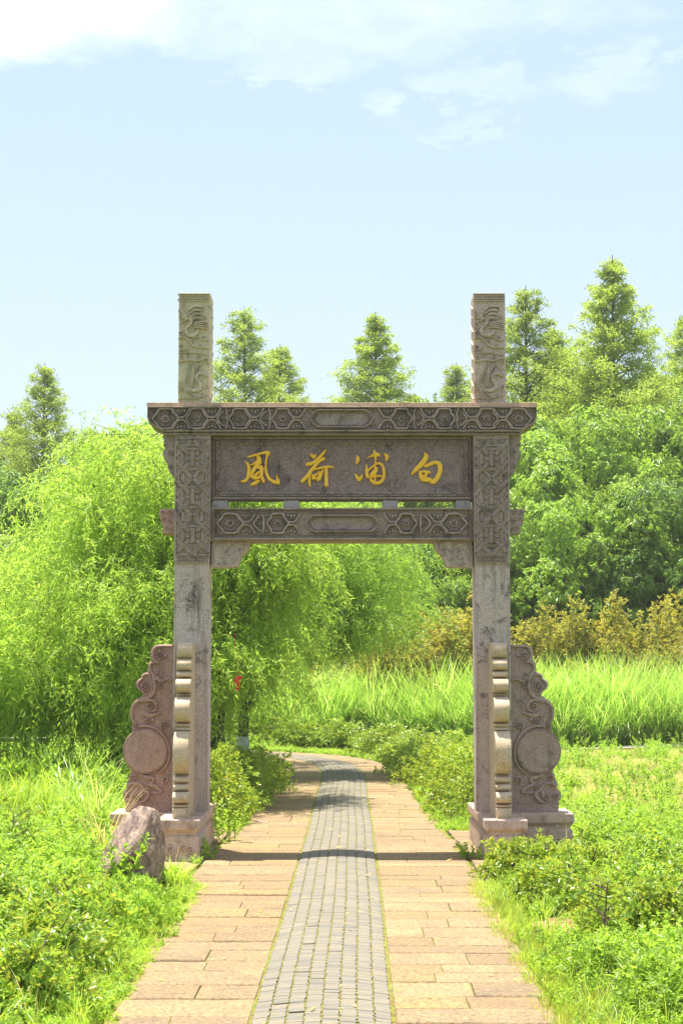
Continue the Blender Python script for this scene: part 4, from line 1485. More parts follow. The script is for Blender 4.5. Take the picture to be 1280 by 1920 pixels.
# ------------------------------------------------------------ boulder
def build_boulder():
    bm = bmesh.new()
    bmesh.ops.create_icosphere(bm, subdivisions=6, radius=1)
    from mathutils import noise
    for v in bm.verts:
        p = v.co.copy()
        d = p.normalized()
        # lying, leaning spindle with a sharp ridge from the top down to the viewer
        x, y, z = d
        r = 1.0
        px = x
        # flatten both flanks to make the ridge
        q = Vector((x, y, z))
        for nrm, dd in ((Vector((.80, -.50, .33)), .60), (Vector((-.62, -.55, .56)), .66), (Vector((.45, .6, .66)), .74), (Vector((-.9, .1, .2)), .8), (Vector((0.2, -.95, -.1)), .80), (Vector((.95, .1, -.1)), .82)):
            nrm = nrm.normalized()
            k = q.dot(nrm)
            if k > dd: q -= nrm * (k - dd) * .72
        n1 = noise.noise(q * 1.3) * .07 + noise.noise(q * 3.1) * .02
        # strata: grooves running down from the ridge
        st = q.x * .85 + q.z * .5 + q.y * .25 + noise.noise(q * 2.0) * .25
        gr = abs(math.sin(st * 13)) ** .6 * .020 + abs(math.sin(st * 33 + 1)) * .010
        q *= 1 + n1 + gr
        v.co = (q.x * .265, q.y * .31, q.z * .40)
        v.co.x += -.04 * (1 - q.z) * 0
        v.co.x += .02 * q.z - .10 * 0
        v.co.z += .0
    me = bpy.data.meshes.new('boulder'); bm.to_mesh(me); bm.free()
    me.polygons.foreach_set('use_smooth', np.ones(len(me.polygons), bool))
    m, t, out = new_mat('banded_rock')
    pos = t.new('ShaderNodeTexCoord').outputs['Object']
    band = t.noise(t.mapping(pos, (3.0, 3.0, 3.0), rot=(0, 0, 0)), 1.2, 5, .6)
    vec = t.mapping(pos, (26, 5, 14), rot=(0, R(-30), R(20)))
    b1 = t.noise(vec, 1.0, 6, .65, .5)
    b2 = t.noise(t.mapping(pos, (60, 9, 34), rot=(0, R(-30), R(20))), 1.0, 4, .6, .3)
    f = t.noise(pos, 80, 4, .7)
    col = t.ramp(b1, [(.38, (.10, .058, .045)), (.46, (.20, .125, .085)), (.54, (.30, .20, .13)), (.63, (.42, .31, .21))])
    col = t.mix(t.ramp(b2, [(.42, 0), (.65, .6)]), col, (.10, .068, .07))
    col = t.mix(t.ramp(band, [(.42, 0), (.62, .5)]), col, (.30, .20, .13))
    col = t.mix(t.ramp(f, [(.45, 0), (.7, .4)]), col, (.08, .055, .05))
    bp = t.new('ShaderNodeBump', {'Strength': .8, 'Distance': .02, 'Height': t.math('ADD', t.math('MULTIPLY', b1, 1.0), t.math('MULTIPLY', b2, .5))})
    b = t.new('ShaderNodeBsdfPrincipled', {'Base Color': col, 'Roughness': .7, 'Normal': bp.outputs[0]})
    t.l.new(b.outputs[0], out.inputs[0])
    o = link_mesh('boulder', me, m)
    o.location = (-1.55, 12.2, .19)
    o.rotation_euler = (R(-10), R(10), R(6))
    setp(o, 'brown streaked boulder leaning among leaves in front of the left pedestal', 'boulder')


build_boulder()


# ------------------------------------------------------------ trees
def copy_tree(o, loc, rz, sc, label, group=None):
    c = o.copy(); C.objects.link(c)
    c.location = loc; c.rotation_euler = (0, 0, rz); c.scale = (sc, sc, sc) if not hasattr(sc, '__len__') else sc
    c['label'] = label
    if group: c['group'] = group
    for ch in o.children:
        d = ch.copy(); C.objects.link(d); d.parent = c
    return c


def make_willow(name, H, Rr, n_str, lean, limb_dirs, mat, seed, label, loc, trunk_r=.09, fork=1.1, strand=.75, wash=True, rise=0.0, env=None, limb=None, zmin=.9):
    """weeping willow: trunk, arching limbs, hanging leafy strands"""
    rg = np.random.default_rng(seed)
    rd = random.Random(seed)
    t = empty(name, loc, label, 'tree', 'willow trees behind the gate')
    mb = MB()
    fk = Vector((lean[0], lean[1], fork))
    mb.tube([(0, 0, -.05), (lean[0] * .3, lean[1] * .3, fork * .35), (lean[0] * .7 + .02, lean[1] * .7, fork * .7), fk], [trunk_r * 1.25, trunk_r * 1.05, trunk_r, trunk_r * .9], 10)
    if limb:
        mb.tube(limb, [.065 * (1 - .85 * i / (len(limb) - 1)) for i in range(len(limb))], 8)
    tips = []      # points on limbs with directions to hang strands from
    for (dx, dy, hz, rad) in limb_dirs:
        e = Vector((dx * Rr, dy * Rr, hz))
        pts = []
        for i in range(9):
            q = i / 8
            p = fk.lerp(e, q)
            p.z = fk.z + (hz - fk.z) * (1 - (1 - q) ** 1.7)
            p += Vector((rd.uniform(-.07, .07), rd.uniform(-.07, .07), rd.uniform(-.05, .05))) * (q > 0)
            pts.append(p)
        mb.tube(pts, [rad * (1 - .82 * i / 8) for i in range(9)], 6)
        for i in range(2, 9):
            nsub = 5
            for k in range(nsub):
                a = rd.uniform(0, 6.283)
                ln = rd.uniform(.4, 1.0) * Rr * .55
                d = Vector((math.cos(a), math.sin(a), rd.uniform(.1, 1.1))) + Vector((dx, dy, 0)) * .8
                d.normalize()
                p0 = pts[i]
                if env is not None:
                    e_ = p0 + d * ln
                    if e_.z > env[0] - env[1] * max(0, -e_.x - .1) - .15: d.z = -.1; d.normalize()
                sp = [p0, p0 + d * ln * .5 + Vector((0, 0, .05)), p0 + d * ln + Vector((0, 0, -.05 * ln))]
                mb.tube(sp, [rad * .22 * (1 - i / 14), rad * .12, .002], 4)
                for q in (.25, .5, .75, 1.0):
                    pp = p0.lerp(sp[2], q) if q != .5 else sp[1]
                    tips.append((pp, d))
    wood = mb.build('trunk', M['bark'], t, smooth=True)
    if wash:
        m2 = MB()
        m2.tube([(0, 0, -.04), (lean[0] * .25, lean[1] * .25, .3), (lean[0] * .45 + .005, lean[1] * .45, .6)], [trunk_r * 1.30, trunk_r * 1.16, trunk_r * 1.10], 12)
        m2.build('painted_base', M['white_wash'], t, smooth=True)
    T = np.array([p[:] for p, d in tips]); Dd = np.array([d[:] for p, d in tips])
    i = rg.integers(0, len(T), n_str)
    start = T[i] + rg.normal(size=(n_str, 3)) * np.array([.22, .22, .16])
    out = unit(Dd[i] * np.array([1, 1, .3]) + rg.normal(size=(n_str, 3)) * .55)
    k = 29
    ln = strand * rg.uniform(.4, 1.25, n_str) * .8
    q = np.linspace(.04, 1, k)[None, :]
    # strand: goes out, then falls
    pos = start[:, None, :] + out[:, None, :] * (ln[:, None] * .62 * (1 - (1 - q) ** 1.6))[:, :, None]
    pos[:, :, 2] -= (ln[:, None] * rg.uniform(.35, 1.1, n_str)[:, None] * q ** 1.7)
    pos += rg.normal(size=pos.shape) * .012
    tan = np.gradient(pos, axis=1)
    P = pos.reshape(-1, 3); A = unit(tan.reshape(-1, 3))
    rad_ = np.hypot(P[:, 0], P[:, 1])
    keep = P[:, 2] > (zmin + rise * np.clip((rad_ - .25) / .5, 0, 1)) * (1 - .15 * rg.uniform(size=len(P)) ** 2)
    keep &= rg.uniform(size=len(P)) > .1
    if env is not None:
        keep &= P[:, 2] < env[0] - env[1] * np.maximum(0, -P[:, 0] - .1) + .22 * hash2(P[:, 0] * 5, P[:, 1] * 4)
    P = P[keep]; A = A[keep]
    side = unit(rg.normal(size=P.shape))
    ax = unit(A * .8 + side * .95 + np.array([0, 0, -.2]))
    V, F = leaves(P, ax, .084 * rg.uniform(.7, 1.25, len(P)), .0135 * rg.uniform(.8, 1.3, len(P)), unit(rg.normal(size=P.shape) + np.array([0, 0, .8])), False, .1, .1)
    me = np_mesh('crown', V, [F])
    link_mesh('crown', me, mat, t)
    return t


LB = [(-1.0, -.3, 2.1, .045), (-.6, -.8, 2.5, .045), (-.3, .3, 3.5, .05), (.15, -.3, 4.7, .05), (.7, .2, 4.1, .05), (-.75, .5, 3.0, .04), (-1.1, .1, 1.7, .04), (-.75, -.8, 1.6, .04), (.2, -.95, 2.4, .04), (-.05, -.4, 4.1, .05),
      (.4, .8, 3.8, .04), (.85, -.5, 2.9, .04), (.5, -.4, 4.1, .045), (-.3, -1.0, 1.7, .035), (.55, -1.0, 1.6, .035), (.9, -.8, 1.7, .035), (-1.15, -.6, 1.2, .03), (.1, -.7, 3.4, .04), (.5, -.6, 1.7, .03), (.1, -.55, 1.5, .03), (.8, -.2, 2.0, .03), (-.4, -.6, 1.4, .03), (.3, -.9, 1.2, .03)]
make_willow('willow_tree', 5, 2.3, 12500, (.15, .05), LB, M['willow'], 11, 'largest yellow-green willow filling the view left of the gate', (-3.12, 21.7, 0), .09, .9, .85, wash=False, env=(5.1, 1.15), zmin=.12)
make_willow('willow_tree', 5, 1.4, 3600, (.08, .1), [(-.8, -.2, 3.4, .04), (-.4, -.5, 4.0, .04), (.3, -.3, 4.0, .04), (.7, .2, 3.5, .04), (0, .3, 4.2, .04), (.6, -.6, 3.0, .035), (-.9, .4, 2.8, .035), (.2, .1, 4.2, .035), (-.6, -.6, 2.4, .03)],
            M['willow'], 12, 'willow with its white painted trunk close behind the left post', (-1.63, 20.3, 0), .085, 1.5, .7, zmin=1.55, rise=.15)
make_willow('willow_tree', 5, 2.05, 8000, (-.02, .02), [(1.0, .1, 3.3, .05), (.8, -.3, 3.9, .05), (.35, .3, 4.6, .05), (-.1, -.4, 4.4, .05), (-.5, .2, 4.1, .05), (.62, .5, 3.7, .04), (.15, -.6, 3.5, .04), (.95, .4, 2.8, .04), (.6, -.1, 2.9, .045), (-.35, -.4, 3.2, .04), (.35, -.2, 3.3, .04), (.1, .2, 2.4, .04), (1.0, -.2, 2.3, .035)],
            M['willow_deep'], 13, 'willow with white painted trunk base seen inside the gate, one limb reaching right', (-1.53, 25.2, 0), .085, 1.15, .85, zmin=1.40, rise=.55, limb=[(0, 0, .95), (.22, -.04, 1.25), (.55, -.08, 1.55), (1.0, -.1, 2.0), (1.5, 0, 2.7), (2.0, .1, 3.3)])
make_willow('willow_tree', 5, 1.8, 3000, (-.35, .1), [(-.8, -.2, 3.2, .04), (.4, -.4, 4.2, .04), (-.1, .3, 4.6, .04), (.7, .2, 3.4, .04), (-.4, .5, 3.8, .04), (-.7, .3, 2.4, .035)],
            M['willow_deep'], 14, 'smaller leaning willow behind the two white painted ones', (-2.05, 28.6, 0), .075, 1.5, .7, wash=False, zmin=1.35)


def make_redwood(seed, dens=1.0, loose=0.0):
    """dawn redwood 16 m tall, base at origin"""
    rg = np.random.default_rng(seed); rd = random.Random(seed)
    H = 16.0
    t = empty('dawn_redwood')
    mb = MB()
    mb.tube([(0, 0, -.1), (.05, 0, H * .35), (-.04, .03, H * .7), (0, 0, H)], [.22, .16, .08, .012], 7)
    Ps = []; As = []
    nb = 185
    for i in range(nb):
        f = (i + rd.random()) / nb
        z = 4.0 + (H - 4.2) * f ** .85
        up = (H - z)
        R_ = min(3.4, .14 + .44 * up) * rd.uniform(.74, 1.05)
        if rd.random() < .08: R_ *= 1.15
        a = i * 2.399 + rd.uniform(-.5, .5)
        rise = rd.uniform(.35, .75)
        p0 = Vector((0, 0, z - R_ * .45))
        p1 = Vector((math.cos(a) * R_, math.sin(a) * R_, p0.z + R_ * rise))
        pm = p0.lerp(p1, .5) + Vector((0, 0, .06 * R_))
        mb.tube([p0, pm, p1], [.03 * (R_ / 2 + .3), .016, .004], 4)
        k = int((60 + 205 * R_) * dens)
        # sprays hang in little tufts along the branch
        nt = max(3, int(R_ * 6.5))
        tc = rg.uniform(.28, 1.05, nt)
        tp = np.array(p0)[None] + (np.array(p1) - np.array(p0))[None] * tc[:, None] + rg.normal(size=(nt, 3)) * np.array([.16, .16, .10]) * (.5 + R_ / 3)
        j = rg.integers(0, nt, k)
        P = tp[j] + rg.normal(size=(k, 3)) * np.array([.11, .11, .06]) * (.7 + R_ / 4)
        Ps.append(P)
        d = np.array([math.cos(a), math.sin(a), .15])
        As.append(unit(d[None] * .6 + rg.normal(size=(k, 3)) * .8))
    P = np.concatenate(Ps); A = np.concatenate(As)
    mb.build('trunk', M['bark_pale'], t, smooth=True)
    V, F = leaves(P, A, rg.uniform(.09, .17, len(P)), rg.uniform(.03, .05, len(P)), None, False, .15, .1)
    link_mesh('crown', np_mesh('crown', V, [F]), M['redwood'], t)
    return t


protos = [make_redwood(21, 1.0), make_redwood(22, .8), make_redwood(23, 1.15)]
redw = [  # px, top py, distance, proto, label
    (85, 680, 58, 1, 'pointed conifer standing alone above the willows left of the gate'),
    (28, 768, 62, 0, 'short conifer at the far left beside the lone pointed one'),
    (458, 575, 60, 1, 'thin spired conifer just right of the left post top'),
    (525, 645, 64, 0, 'shorter rounded conifer second to the right of the left post top'),
    (703, 585, 62, 2, 'full cone shaped conifer rising above the middle of the beam'),
    (855, 680, 70, 0, 'faint low conifer just left of the right post top'),
    (985, 535, 56, 1, 'slim conifer immediately right of the right post top'),
    (1038, 612, 60, 2, 'broad conifer shoulder between the slim one and the tallest one'),
    (1147, 478, 54, 2, 'tallest conifer, bright green, right of the gate'),
    (1284, 590, 57, 1, 'conifer cut off by the right edge of the photo'),
    (170, 800, 66, 2, 'low conifer half hidden by the willow top left of the gate'),
    (1215, 690, 64, 0, 'conifer between the tallest one and the one at the right edge'),
    (640, 742, 72, 0, 'low conifer barely clearing the beam left of the full cone'),
    (770, 738, 70, 1, 'low conifer barely clearing the beam right of the full cone'),
    (-60, 700, 60, 2, 'conifer just outside the left edge'),
    (1360, 560, 60, 0, 'conifer just outside the right edge'),
]
used = set()
for px, py, D, k, lab in redw:
    x, z = pix(px, py, D)
    sc = z / 16.0
    w = sc * 1.08
    rz = random.uniform(0, 6.28)
    if k in used:
        copy_tree(protos[k], (x, D, 0), rz, (w, w, sc), lab, 'conifers on the skyline')
    else:
        used.add(k)
        o = protos[k]
        o.location = (x, D, 0); o.rotation_euler.z = rz; o.scale = (w, w, sc)
        setp(o, lab, 'tree', 'conifers on the skyline')


def make_broadleaf(seed, H=8.5, Rr=3.0, n=26000, mat='broad', L=.15, Wd=.05, low=.12):
    rg = np.random.default_rng(seed); rd = random.Random(seed)
    t = empty('broadleaf_tree')
    mb = MB()
    mb.tube([(0, 0, -.1), (.1, .05, H * .2), (0, 0, H * .42)], [.2, .16, .12], 8)
    lobes = []
    for i in range(34):
        f = rd.random()
        z = H * (low + (1 - low - .1) * f)
        rad = Rr * math.sqrt(max(.08, 1 - ((z / H - .48) / .56) ** 2)) * rd.uniform(.35, .95)
        a = i * 2.4 + rd.uniform(-.4, .4)
        c = np.array([math.cos(a) * rad, math.sin(a) * rad, z])
        r_ = rd.uniform(.5, .95) * Rr * .34
        lobes.append((c, r_))
        if i % 2 == 0:
            mb.tube([(0, 0, H * .15 + z * .25), tuple(c * np.array([.5, .5, .85])), tuple(c)], [.07, .04, .01], 5)
    # twigs that poke up
    lobes.append((np.array([0, 0, H * .92]), Rr * .26))
    mb.build('trunk', M['bark'], t, smooth=True)
    k = 9
    per = n // k // len(lobes)
    T = []; A = []
    for c, r_ in lobes:
        d = unit(rg.normal(size=(per, 3)) + np.array([0, 0, .35]))
        rr_ = r_ * (rg.uniform(.35, 1, (per, 1)) ** .4) * (1 + .35 * hash2(d[:, :1] * 3 + c[0], d[:, 1:2] * 3 + d[:, 2:3] * 2 + c[1]))
        T.append(c[None] + d * rr_ * np.array([1.15, 1.15, .85])); A.append(d * np.array([1, 1, .5]) + np.array([0, 0, .15]))
    T = np.concatenate(T); A = np.concatenate(A)
    V, F = whorls(T, A, k, L, Wd, .9, False, .35, .5, up=-.25)
    link_mesh('crown', np_mesh('crown', V, [F]), M[mat], t)
    return t


bl = [make_broadleaf(31, 8.5, 3.0, 52000), make_broadleaf(32, 8.0, 2.7, 46000), make_broadleaf(33, 7.5, 2.6, 40000, 'broad_dark', .14, .055)]
BG = 'leafy trees behind the reeds'
broad = [  # px, top py, D, proto, width scale, label
    (1110, 760, 46, 0, 1.0, 'tall bright green leafy tree right of the gate below the tallest conifer'),
    (1010, 800, 44, 1, 1.0, 'leafy green tree whose crown touches the right post from behind'),
    (1215, 755, 45.5, 1, 1.05, 'leafy green tree second from the right edge'),
    (1300, 735, 46, 0, 1.0, 'leafy green tree cut by the right edge'),
    (1165, 900, 42.0, 1, .9, 'lower bright leafy tree in front of the tall ones on the right'),
    (1060, 930, 41.6, 0, .8, 'lower leafy tree nearest to the right post'),
    (1265, 905, 41.8, 2, .95, 'dark leafy tree low at the right edge'),
    (900, 800, 47, 2, 1.0, 'dark leafy tree hidden behind the right post'),
    (820, 990, 43, 2, 1.0, 'dark leafy tree seen under the beam left of the right post'),
    (855, 1010, 41.6, 1, .7, 'light leafy tree under the right corner bracket'),
    (730, 960, 46, 2, 1.0, 'dark leafy tree behind the end of the willow limb'),
    (620, 960, 48, 2, 1.0, 'dark leafy tree behind the willow in the middle of the gate'),
    (500, 940, 48, 2, 1.05, 'dark leafy tree behind the willow trunk'),
    (375, 900, 50, 2, 1.1, 'dark leafy tree hidden behind the left post'),
    (255, 790, 52, 1, 1.2, 'leafy tree behind the willow top left of the gate'),
    (95, 885, 46, 2, 1.1, 'dark leafy tree behind the willow at the left'),
    (10, 875, 44, 2, 1.1, 'dark leafy tree at the left edge above the willow'),
    (20, 1000, 36, 1, .9, 'bright leafy tree at the left edge lower down'),
    (-90, 850, 48, 2, 1.1, 'dark leafy tree beyond the left edge'),
    (1400, 760, 45, 1, 1.1, 'leafy tree beyond the right edge'),
    (800, 745, 62, 0, 1.0, 'pale leafy tree peeping over the beam left of the right post'),
    (610, 770, 66, 1, 1.1, 'leafy tree hidden behind the middle of the beam'),
    (1120, 690, 60, 1, 1.2, 'leafy tree filling the foot of the tallest conifer'),
    (1010, 730, 58, 0, 1.0, 'leafy tree filling the foot of the slim conifer'),
    (1240, 700, 62, 0, 1.1, 'leafy tree filling the gap left of the right edge conifer'),
]
used = set()
BH = [8.5, 8.0, 7.5]
for px, py, D, k, ws, lab in broad:
    x, z = pix(px, py, D)
    sz = z / BH[k]
    rz = random.uniform(0, 6.28)
    w = ws * (.55 + .45 * sz)
    if k in used:
        copy_tree(bl[k], (x, D, 0), rz, (w, w, sz), lab, BG)
    else:
        used.add(k)
        o = bl[k]; o.location = (x, D, 0); o.rotation_euler.z = rz; o.scale = (w, w, sz)
        setp(o, lab, 'tree', BG)


# ------------------------------------------------------------ shrubs
def make_shrub(name, seed, Rr, H, n, L, Wd, mat, k=7, big=False, stems=9, spread=.8, flat=.85, twig=True, cat='shrub', up=.35):
    rg = np.random.default_rng(seed); rd = random.Random(seed)
    t = empty(name)
    t['category'] = cat
    nt = n // k
    d = unit(rg.normal(size=(nt, 3)) + np.array([0, 0, .5]))
    d[:, 2] = np.abs(d[:, 2])
    lump = 1 + .28 * np.sin(d[:, 0] * 5 + seed) * np.cos(d[:, 1] * 6 + seed) + .16 * np.sin(d[:, 0] * 11 + d[:, 2] * 9 + seed)
    q = rg.uniform(.25, 1, nt) ** .38 * lump
    T = np.stack([d[:, 0] * Rr * q, d[:, 1] * Rr * q, H * (.12 + .88 * d[:, 2] * q * flat)], 1)
    A = d * np.array([.8, .8, .6]) + np.array([0, 0, up]) + rg.normal(size=(nt, 3)) * .25
    V, F = whorls(T, A, k, L, Wd, spread, big, .12, .4, up=.1)
    link_mesh('foliage', np_mesh('foliage', V, [F]), M[mat], t)
    if twig:
        mb = MB()
        for i in range(stems):
            a = rd.uniform(0, 6.28); r_ = rd.uniform(.3, .9) * Rr
            e = Vector((math.cos(a) * r_, math.sin(a) * r_, H * rd.uniform(.5, .92)))
            m_ = Vector((e.x * .35, e.y * .35, e.z * .55)) + Vector((rd.uniform(-.03, .03), rd.uniform(-.03, .03), 0))
            mb.tube([(e.x * .08, e.y * .08, -.03), m_, e], [.010 * H / .5 + .003, .007, .003], 5)
        mb.build('stems', M['twig'], t, smooth=True)
    return t


def plant(proto, spots, group, used_flag=[None]):
    """spots: x, y, scale or (sx, sy, sz), label"""
    first = True
    for x, y, sc, lab in spots:
        z = float(ground_z(x, y))
        rz = random.uniform(0, 6.28)
        s3 = (sc, sc, sc) if not hasattr(sc, '__len__') else sc
        if first:
            proto.location = (x, y, z); proto.rotation_euler.z = rz; proto.scale = s3
            proto['label'] = lab
            if group: proto['group'] = group
            first = False
        else:
            copy_tree(proto, (x, y, z), rz, s3, lab, group)


def gx(px, D):
    return (px - 640) / 3000 * D


# orange-tipped bushes behind the reeds
nd = [make_shrub('orange_tipped_bush', 41, 1.35, 3.0, 34000, .10, .035, 'nandina', 7, stems=12, up=.5), make_shrub('orange_tipped_bush', 42, 1.15, 2.7, 30000, .10, .035, 'nandina', 7, stems=12, up=.5)]
ng_ = 'orange tipped bushes behind the reeds'
plant(nd[0], [(gx(755, 37.4), 37.4, (1.1, 1, 1.08), 'orange-yellow bush at the end of the willow limb, leftmost of its row'),
              (gx(905, 37.9), 37.9, (1, 1, .92), 'orange-yellow bush half hidden by the right post'),
              (gx(1030, 37.4), 37.4, (1.1, 1, .95), 'orange-yellow bush first to the right of the wing panel'),
              (gx(1240, 37.4), 37.4, (1.1, 1, 1.0), 'orange-yellow bush near the right edge'),
              (gx(1400, 37.9), 37.9, 1.0, 'orange-yellow bush beyond the right edge'),
              (gx(800, 37.8), 37.8, (1.2, 1, .95), 'yellow-green bush filling the gap beside the leftmost one of the row'),
              (gx(870, 37.9), 37.9, (1.2, 1, 1.05), 'yellow-green bush whose top meets the left side of the right post'),
              (gx(1080, 37.9), 37.9, (1.25, 1, 1.0), 'yellow-green bush filling the gap before the tallest one'),
              (gx(1275, 37.8), 37.8, (1.2, 1, 1.05), 'yellow-green bush cut by the right edge')], ng_)
plant(nd[1], [(gx(840, 37.1), 37.1, (1.1, 1, .98), 'low orange-yellow bush between the leftmost one and the right post'),
              (gx(1130, 37.7), 37.7, (1.15, 1, 1.12), 'tallest orange-yellow bush, third to the right of the right post'),
              (gx(1190, 36.8), 36.8, (.9, 1, .85), 'short orange-yellow bush squeezed between two taller ones'),
              (gx(680, 38.4), 38.4, (1.1, 1, .95), 'dim orange-yellow bush behind the hanging willow twigs'),
              (gx(965, 37.3), 37.3, (.9, 1, .9), 'orange-yellow bush directly behind the right wing panel'),
              (gx(560, 38.9), 38.9, (1.0, 1, .75), 'low orange bush behind the reeds right of the willow trunk')], ng_)

az = [make_shrub('azalea_bush', 51, .62, .8, 9000, .055, .022, 'azalea', 7), make_shrub('azalea_bush', 52, .62, .8, 9000, .055, .022, 'azalea_gold', 7)]
ag = 'clipped shrubs along the path behind the gate'
plant(az[1], [(-1.50, 17.4, (.85, 1, 1.1), 'yellow-tipped shrub just behind the left pedestal'),
              (-1.42, 19.3, (1, 1, .95), 'yellow-tipped shrub second behind the left pedestal'),
              (-1.30, 21.4, (.9, 1, .85), 'yellow-tipped shrub by the bend of the left path edge'),
              (-1.22, 23.6, (.8, .9, .65), 'golden shrub at the foot of the white painted willow'),
              (1.42, 22.6, (.9, 1, .85), 'yellow-tipped shrub on the right path edge beyond the gate'),
              (1.55, 18.9, (.9, 1, 1.0), 'golden shrub left of the right post, nearest behind the gate')], ag)
plant(az[0], [(1.70, 20.6, (1.0, 1, .95), 'green shrub on the right path edge between two golden ones'),
              (1.25, 25.2, (.95, 1, .8), 'green shrub where the path starts to bend on the right'),
              (.95, 31.5, (1.3, 1, .85), 'shrub behind the outer bend of the path, rightmost of that row'),
              (-.15, 34.9, (1.35, 1, .85), 'shrub behind the outer bend of the path, second from the right'),
              (-1.35, 35.2, (1.4, 1, .95), 'dark hearted shrub behind the end of the visible path'),
              (-2.5, 35.2, (1.2, 1, .85), 'shrub right of the willow trunk beyond the path'),
              (2.0, 28.8, (1.1, 1, .8), 'low shrub before the reeds left of the right post'),
              (-2.2, 18.8, (1.1, 1, .9), 'green shrub hidden behind the left wing panel'),
              (-2.4, 23.5, (1.2, 1, .9), 'green shrub under the big willow'),
              (-1.60, 18.3, (.9, 1.1, .95), 'green shrub filling the row behind the left pedestal, between the two nearest yellow-tipped ones'),
              (-1.50, 20.4, (.9, 1.1, .85), 'green shrub filling the row on the left, between the second and third yellow-tipped ones'),
              (-1.42, 22.5, (.9, 1.1, .75), 'low green shrub just before the golden one at the willow foot'),
              (1.62, 17.6, (.8, 1, .8), 'green shrub right behind the right pedestal'),
              (1.45, 24.0, (.9, 1.1, .8), 'green shrub on the right edge before the bend'),
              (1.35, 27.0, (1.0, 1.1, .75), 'green shrub inside the start of the bend on the right'),
              (1.30, 29.6, (1.1, 1.1, .75), 'green shrub on the outside of the bend, nearest the reeds')], ag)

# near shrubs with larger leaves
nr = [make_shrub('leafy_shrub', 61, .42, .40, 5600, .050, .0185, 'azalea', 8, True, 12), make_shrub('leafy_shrub', 62, .40, .42, 5200, .046, .017, 'azalea_gold', 8, True, 14),
      make_shrub('leafy_shrub', 63, .42, .36, 4000, .062, .017, 'weed', 7, True, 10)]
g1 = 'leafy shrubs beside the near path'
plant(nr[0], [(-1.55, 7.9, (.9, .9, .95), 'glossy green shrub in the near left corner'),
              (-1.62, 8.8, (1, 1, .95), 'glossy green shrub second from the near left corner'),
              (-1.62, 9.8, (.95, 1, .95), 'glossy green shrub on the left path edge midway to the boulder'),
              (-2.15, 9.2, (1, 1, 1.0), 'glossy green shrub at the left edge behind the corner one'),
              (-2.25, 10.4, (1, 1, .95), 'glossy green shrub at the left edge, third row back'),
              (1.95, 9.9, (1, 1, .95), 'glossy green shrub at the right edge behind the sapling'),
              (2.15, 11.2, (1, 1, .9), 'dark green shrub at the right edge level with the bare soil'),
              (2.35, 12.7, (1, 1, .9), 'dark green shrub at the right edge before the wing pedestal')], g1)
plant(nr[1], [(1.42, 12.75, (1.0, .9, .95), 'yellow-green shrub in front of the right pedestal'),
              (1.85, 12.2, (.95, .9, .9), 'yellow-green shrub in front of the right wing pedestal'),
              (1.55, 11.5, (.9, .9, .85), 'yellow-green shrub before the right pedestal, nearer the path'),
              (1.75, 10.6, (.8, .8, .8), 'sparse yellow-green shrub beside the bare soil'),
              (-1.72, 10.7, (.7, .7, .8), 'small reddish tipped shrub before the boulder')], g1)
plant(nr[2], [(-1.38, 11.05, (.5, .6, .75), 'pale leafy plant on the path edge in front of the boulder'),
              (-1.98, 11.6, (.9, .9, .9), 'pale leafy plant left of the boulder foot'),
              (-1.30, 10.3, (.5, .6, .8), 'pale leafy plant spilling on the left path edge'),
              (1.42, 8.6, (.8, .8, .75), 'pale leafy plant on the right near the lower edge'),
              (1.65, 7.9, (.9, .9, .85), 'pale leafy plant in the near right corner'),
              (2.6, 14.3, (1, 1, .9), 'pale leafy plant right of the wing pedestal'),
              (-2.75, 18.0, (1.6, 1.3, 1.7), 'leafy thicket under the big willow next to the wing panel'),
              (-3.7, 18.6, (1.8, 1.3, 1.8), 'leafy thicket under the big willow at the left edge'),
              (-2.75, 12.6, (1.1, 1.1, .9), 'pale leafy plant at the left edge behind the boulder')], g1)


# tall leafy stalk in front of the boulder
def stalk(name, x, y, H, L, Wd, mat, label, cat, stems=3, r=.05, levels=9, k=6):
    t = empty(name, (x, y, float(ground_z(x, y))), label, cat)
    me = herb_mesh('leaves', stems, r, H, L, Wd, k, M[mat], levels, True, .9)
    link_mesh('leaves', me, M[mat], t)
    return t


stalk('leafy_stalk', -1.60, 11.74, .46, .085, .024, 'weed', 'upright leafy stalk standing before the boulder', 'plant')
stalk('leafy_stalk', -1.36, 12.25, .25, .09, .026, 'weed', 'low leafy rosette at the right foot of the boulder', 'plant', 4, .09, 5)
stalk('leafy_stalk', -1.17, 14.05, .22, .06, .02, 'weed', 'weed growing at the inner corner of the left pedestal', 'plant', 6, .07, 5)
stalk('leafy_stalk', -1.09, 15.4, .42, .07, .022, 'weed', 'tall weed against the back of the left pedestal', 'plant', 7, .12, 7)
stalk('leafy_stalk', 1.14, 14.05, .16, .05, .018, 'weed', 'weed growing at the inner corner of the right pedestal', 'plant', 8, .10, 4)
stalk('leafy_stalk', -1.23, 13.72, .10, .05, .018, 'weed', 'small weed at the front foot of the left pedestal', 'plant', 4, .05, 3)


